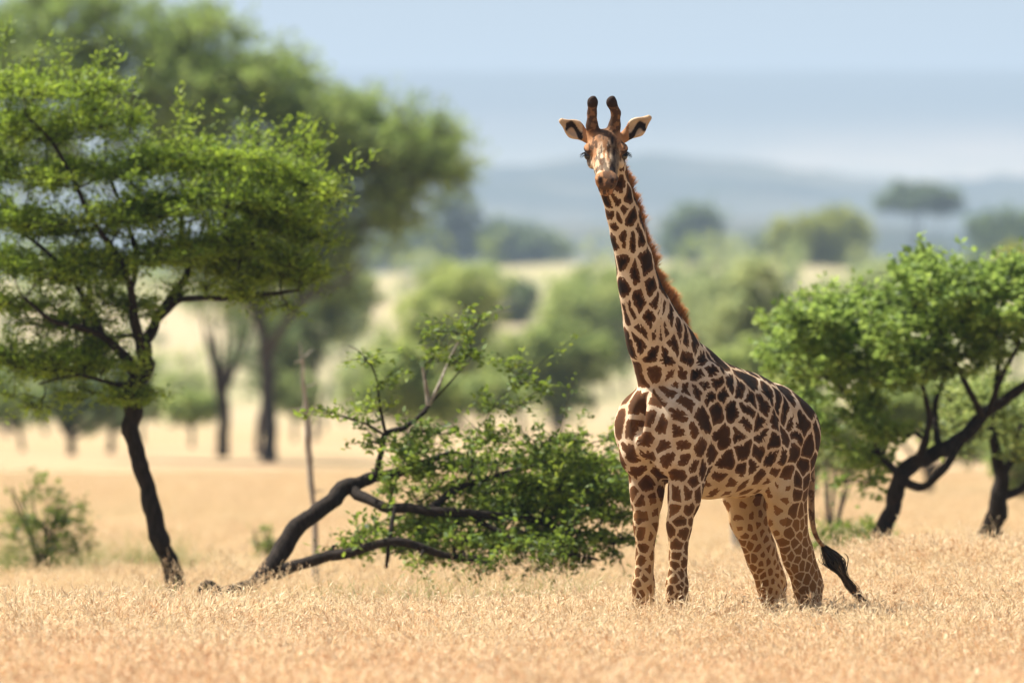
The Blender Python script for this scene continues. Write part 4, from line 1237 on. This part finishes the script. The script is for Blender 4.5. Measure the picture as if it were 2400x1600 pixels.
def clump(idx, n, rad, h0, h1, heads, mats, stemw=.0045, head=.040):
    rg = np.random.default_rng(500 + idx)
    rt = np.c_[rg.normal(size=(n, 2)) * rad * .55, np.zeros(n)]
    dr = np.c_[rg.normal(size=(n, 2)) * .28, np.ones(n)]
    ln = rg.uniform(h0, h1, n)
    bend = np.c_[rg.normal(size=(n, 2)) * .30 + (.12, 0), np.full(n, -.12)]
    V, F, al = strands(rt, dr, ln, np.full(n, stemw), bend, 3, .5, seed=idx)
    tone = np.repeat(rg.random(n), 8)
    dn = dr / np.linalg.norm(dr, axis=1)[:, None]
    tips = rt + dn * ln[:, None] + bend * ln[:, None]
    LB, LD = [], []
    for k in range(heads):
        f = rg.uniform(.72, 1.0, n)
        LB.append(rt + dn * (ln * f)[:, None] + bend * (ln * f * f)[:, None])
        LD.append(dn * .6 + bend * 1.1 + rg.normal(size=(n, 3)) * .40)
    LB = np.concatenate(LB); LD = np.concatenate(LD); m = len(LB)
    L = head * rg.uniform(.6, 1.3, m); W = L * .17
    V2, F2 = leaves(LB, LD, L, W, rg)
    V2 = V2.astype(float)
    # low leafy thatch so that the ground does not show
    q = n // 2
    b3 = np.c_[rg.normal(size=(q, 2)) * rad * .6, rg.uniform(0, .1, q)]
    V3, F3, _ = strands(b3, np.c_[rg.normal(size=(q, 2)) * .9, np.full(q, .8)], rg.uniform(.15, .35, q) * h1 / .55, np.full(q, stemw * 2.0), np.zeros((q, 3)), 1, .3, seed=idx + 1)
    Va = np.concatenate([V, V3, V2]); tn = np.concatenate([tone, np.repeat(rg.random(q) * .4, 4), np.repeat(rg.random(m) ** 1.5, 4)])
    me = bpy.data.meshes.new('grass_clump')
    Fa = np.concatenate([F, F3 + len(V), F2 + len(V) + len(V3)])
    me.from_pydata(Va.tolist(), [], Fa.tolist())
    me.attributes.new('tone', 'FLOAT', 'POINT').data.foreach_set('value', tn.astype(np.float32))
    me.materials.append(mats[0]); me.materials.append(mats[1])
    mi = np.zeros(len(Fa), np.int32); mi[len(F) + len(F3):] = 1
    me.polygons.foreach_set('material_index', mi)
    return bpy.data.objects.new('grass_clump', me)


def field(name, pts, scale, protos, seed):
    """a single object that carries one clump at each point"""
    me = bpy.data.meshes.new(name)
    n = len(pts)
    rg = np.random.default_rng(seed)
    me.vertices.add(n); me.vertices.foreach_set('co', np.asarray(pts, np.float32).ravel())
    rot = np.c_[rg.normal(size=(n, 2)) * .06, rg.uniform(0, 6.283, n)]
    me.attributes.new('rot', 'FLOAT_VECTOR', 'POINT').data.foreach_set('vector', rot.astype(np.float32).ravel())
    me.attributes.new('scl', 'FLOAT', 'POINT').data.foreach_set('value', np.asarray(scale, np.float32))
    me.attributes.new('kind_id', 'INT', 'POINT').data.foreach_set('value', rg.integers(0, len(protos), n).astype(np.int32))
    o = bpy.data.objects.new(name, me); COL.objects.link(o)
    tag(o, kind='stuff')
    src = bpy.data.collections.new(name + '_clumps')
    for p_ in protos: src.objects.link(p_)
    g = bpy.data.node_groups.new(name, 'GeometryNodeTree')
    g.interface.new_socket('Geometry', in_out='INPUT', socket_type='NodeSocketGeometry')
    g.interface.new_socket('Geometry', in_out='OUTPUT', socket_type='NodeSocketGeometry')
    N = g.nodes; Lk = g.links
    gi = N.new('NodeGroupInput'); go = N.new('NodeGroupOutput')
    ci = N.new('GeometryNodeCollectionInfo'); ci.inputs[0].default_value = src
    ci.inputs['Separate Children'].default_value = True; ci.inputs['Reset Children'].default_value = True
    ip = N.new('GeometryNodeInstanceOnPoints'); ip.inputs['Pick Instance'].default_value = True
    def at_(nm, ty):
        a = N.new('GeometryNodeInputNamedAttribute'); a.data_type = ty; a.inputs[0].default_value = nm; return a.outputs[0]
    Lk.new(gi.outputs[0], ip.inputs['Points']); Lk.new(ci.outputs[0], ip.inputs['Instance'])
    Lk.new(at_('kind_id', 'INT'), ip.inputs['Instance Index'])
    er = N.new('FunctionNodeEulerToRotation'); Lk.new(at_('rot', 'FLOAT_VECTOR'), er.inputs[0]); Lk.new(er.outputs[0], ip.inputs['Rotation'])
    Lk.new(at_('scl', 'FLOAT'), ip.inputs['Scale'])
    Lk.new(ip.outputs[0], go.inputs[0])
    m = o.modifiers.new('clumps', 'NODES'); m.node_group = g
    return o


def scatter(y0, y1, dens, rg, halfw):
    n = int(dens * (y1 - y0) * (halfw(y0) + halfw(y1)))
    y = rg.uniform(y0, y1, n * 2); hm = halfw(y1)
    keep = rg.random(n * 2) < halfw(y) / hm
    y = y[keep]; x = rg.uniform(-1, 1, len(y)) * halfw(y)
    x = x[:n]; y = y[:n]
    return x, y


rg = np.random.default_rng(77)
hw = lambda y: .062 * y + 2.2
tall = [clump(i, 120, .30, .24, .54, 9, (M_STEM, M_SEED)) for i in range(5)]
x, y = scatter(36, 84, 14, rg, hw)
zn = fbm(np.stack([x * .35, y * .22, x * 0], 1), 3, 3)
lft = 1 - smooth01((x - 0) / 4)
fade = 1 - (.55 + .20 * lft) * smooth01((y - 68 + 8 * lft) / (14 - 3 * lft))
zf = fbm(np.stack([x * 1.6, y * 1.2, x * 0], 1), 4, 2)
field('tall_dry_grass', np.c_[x, y, ground_z(x, y)], (.82 + .40 * zn + .46 * zf - .05 + rg.normal(size=len(x)) * .08) * fade, tall, 1)
short = [clump(20 + i, 100, .5, .10, .22, 3, (M_STEM, M_SEED), .006, .035) for i in range(3)]
stalks = [clump(10 + i, 7, .16, .50, .72, 12, (M_STEM, M_SEED), .004, .032) for i in range(3)]
x, y = scatter(40, 78, 2.2, rg, hw)
for px, dd in ((1516, 59.3), (1583, 59.1), (1826, 60.4), (1910, 60.2), (408, 74.4), (590, 69.6), (640, 70)):
    k = 9
    x = np.r_[x, (px - 1200) / FPX * dd + rg.normal(size=k) * .10]; y = np.r_[y, dd - rg.uniform(.0, .5, k)]
field('tall_seed_stalks', np.c_[x, y, ground_z(x, y)], rg.uniform(.75, 1.15, len(x)), stalks, 5)
x, y = scatter(80, 190, 2.6, rg, lambda y: .07 * y + 3)
k = fbm(np.stack([x * .1, y * .06, x * 0], 1), 9, 2)
field('short_dry_grass', np.c_[x, y, ground_z(x, y)], .8 + .5 * k, short, 2)
# greener tufts and taller lone stalks around the foot of the trees
green = [clump(30 + i, 26, .10, .25, .55, 2, (M_GREEN, M_SEED), .005) for i in range(2)]
spots = []
for px, d_, n, sx in ((700, 66.5, 16, 200), (1000, 66.5, 16, 260), (1250, 67, 26, 200), (400, 67, 5, 60), (1540, 59.2, 5, 50), (2020, 59.4, 6, 40), (900, 66, 16, 350), (60, 92, 30, 160), (330, 94, 26, 160), (2100, 76, 22, 250)):
    for _ in range(n):
        dd = d_ + rg.normal() * .6
        X_ = (px + rg.normal() * sx * .5 - 1200) / FPX * dd
        spots.append((X_, dd))
spots = np.array(spots)
field('green_grass', np.c_[spots, ground_z(spots[:, 0], spots[:, 1])], rg.uniform(.7, 1.25, len(spots)), green, 3)
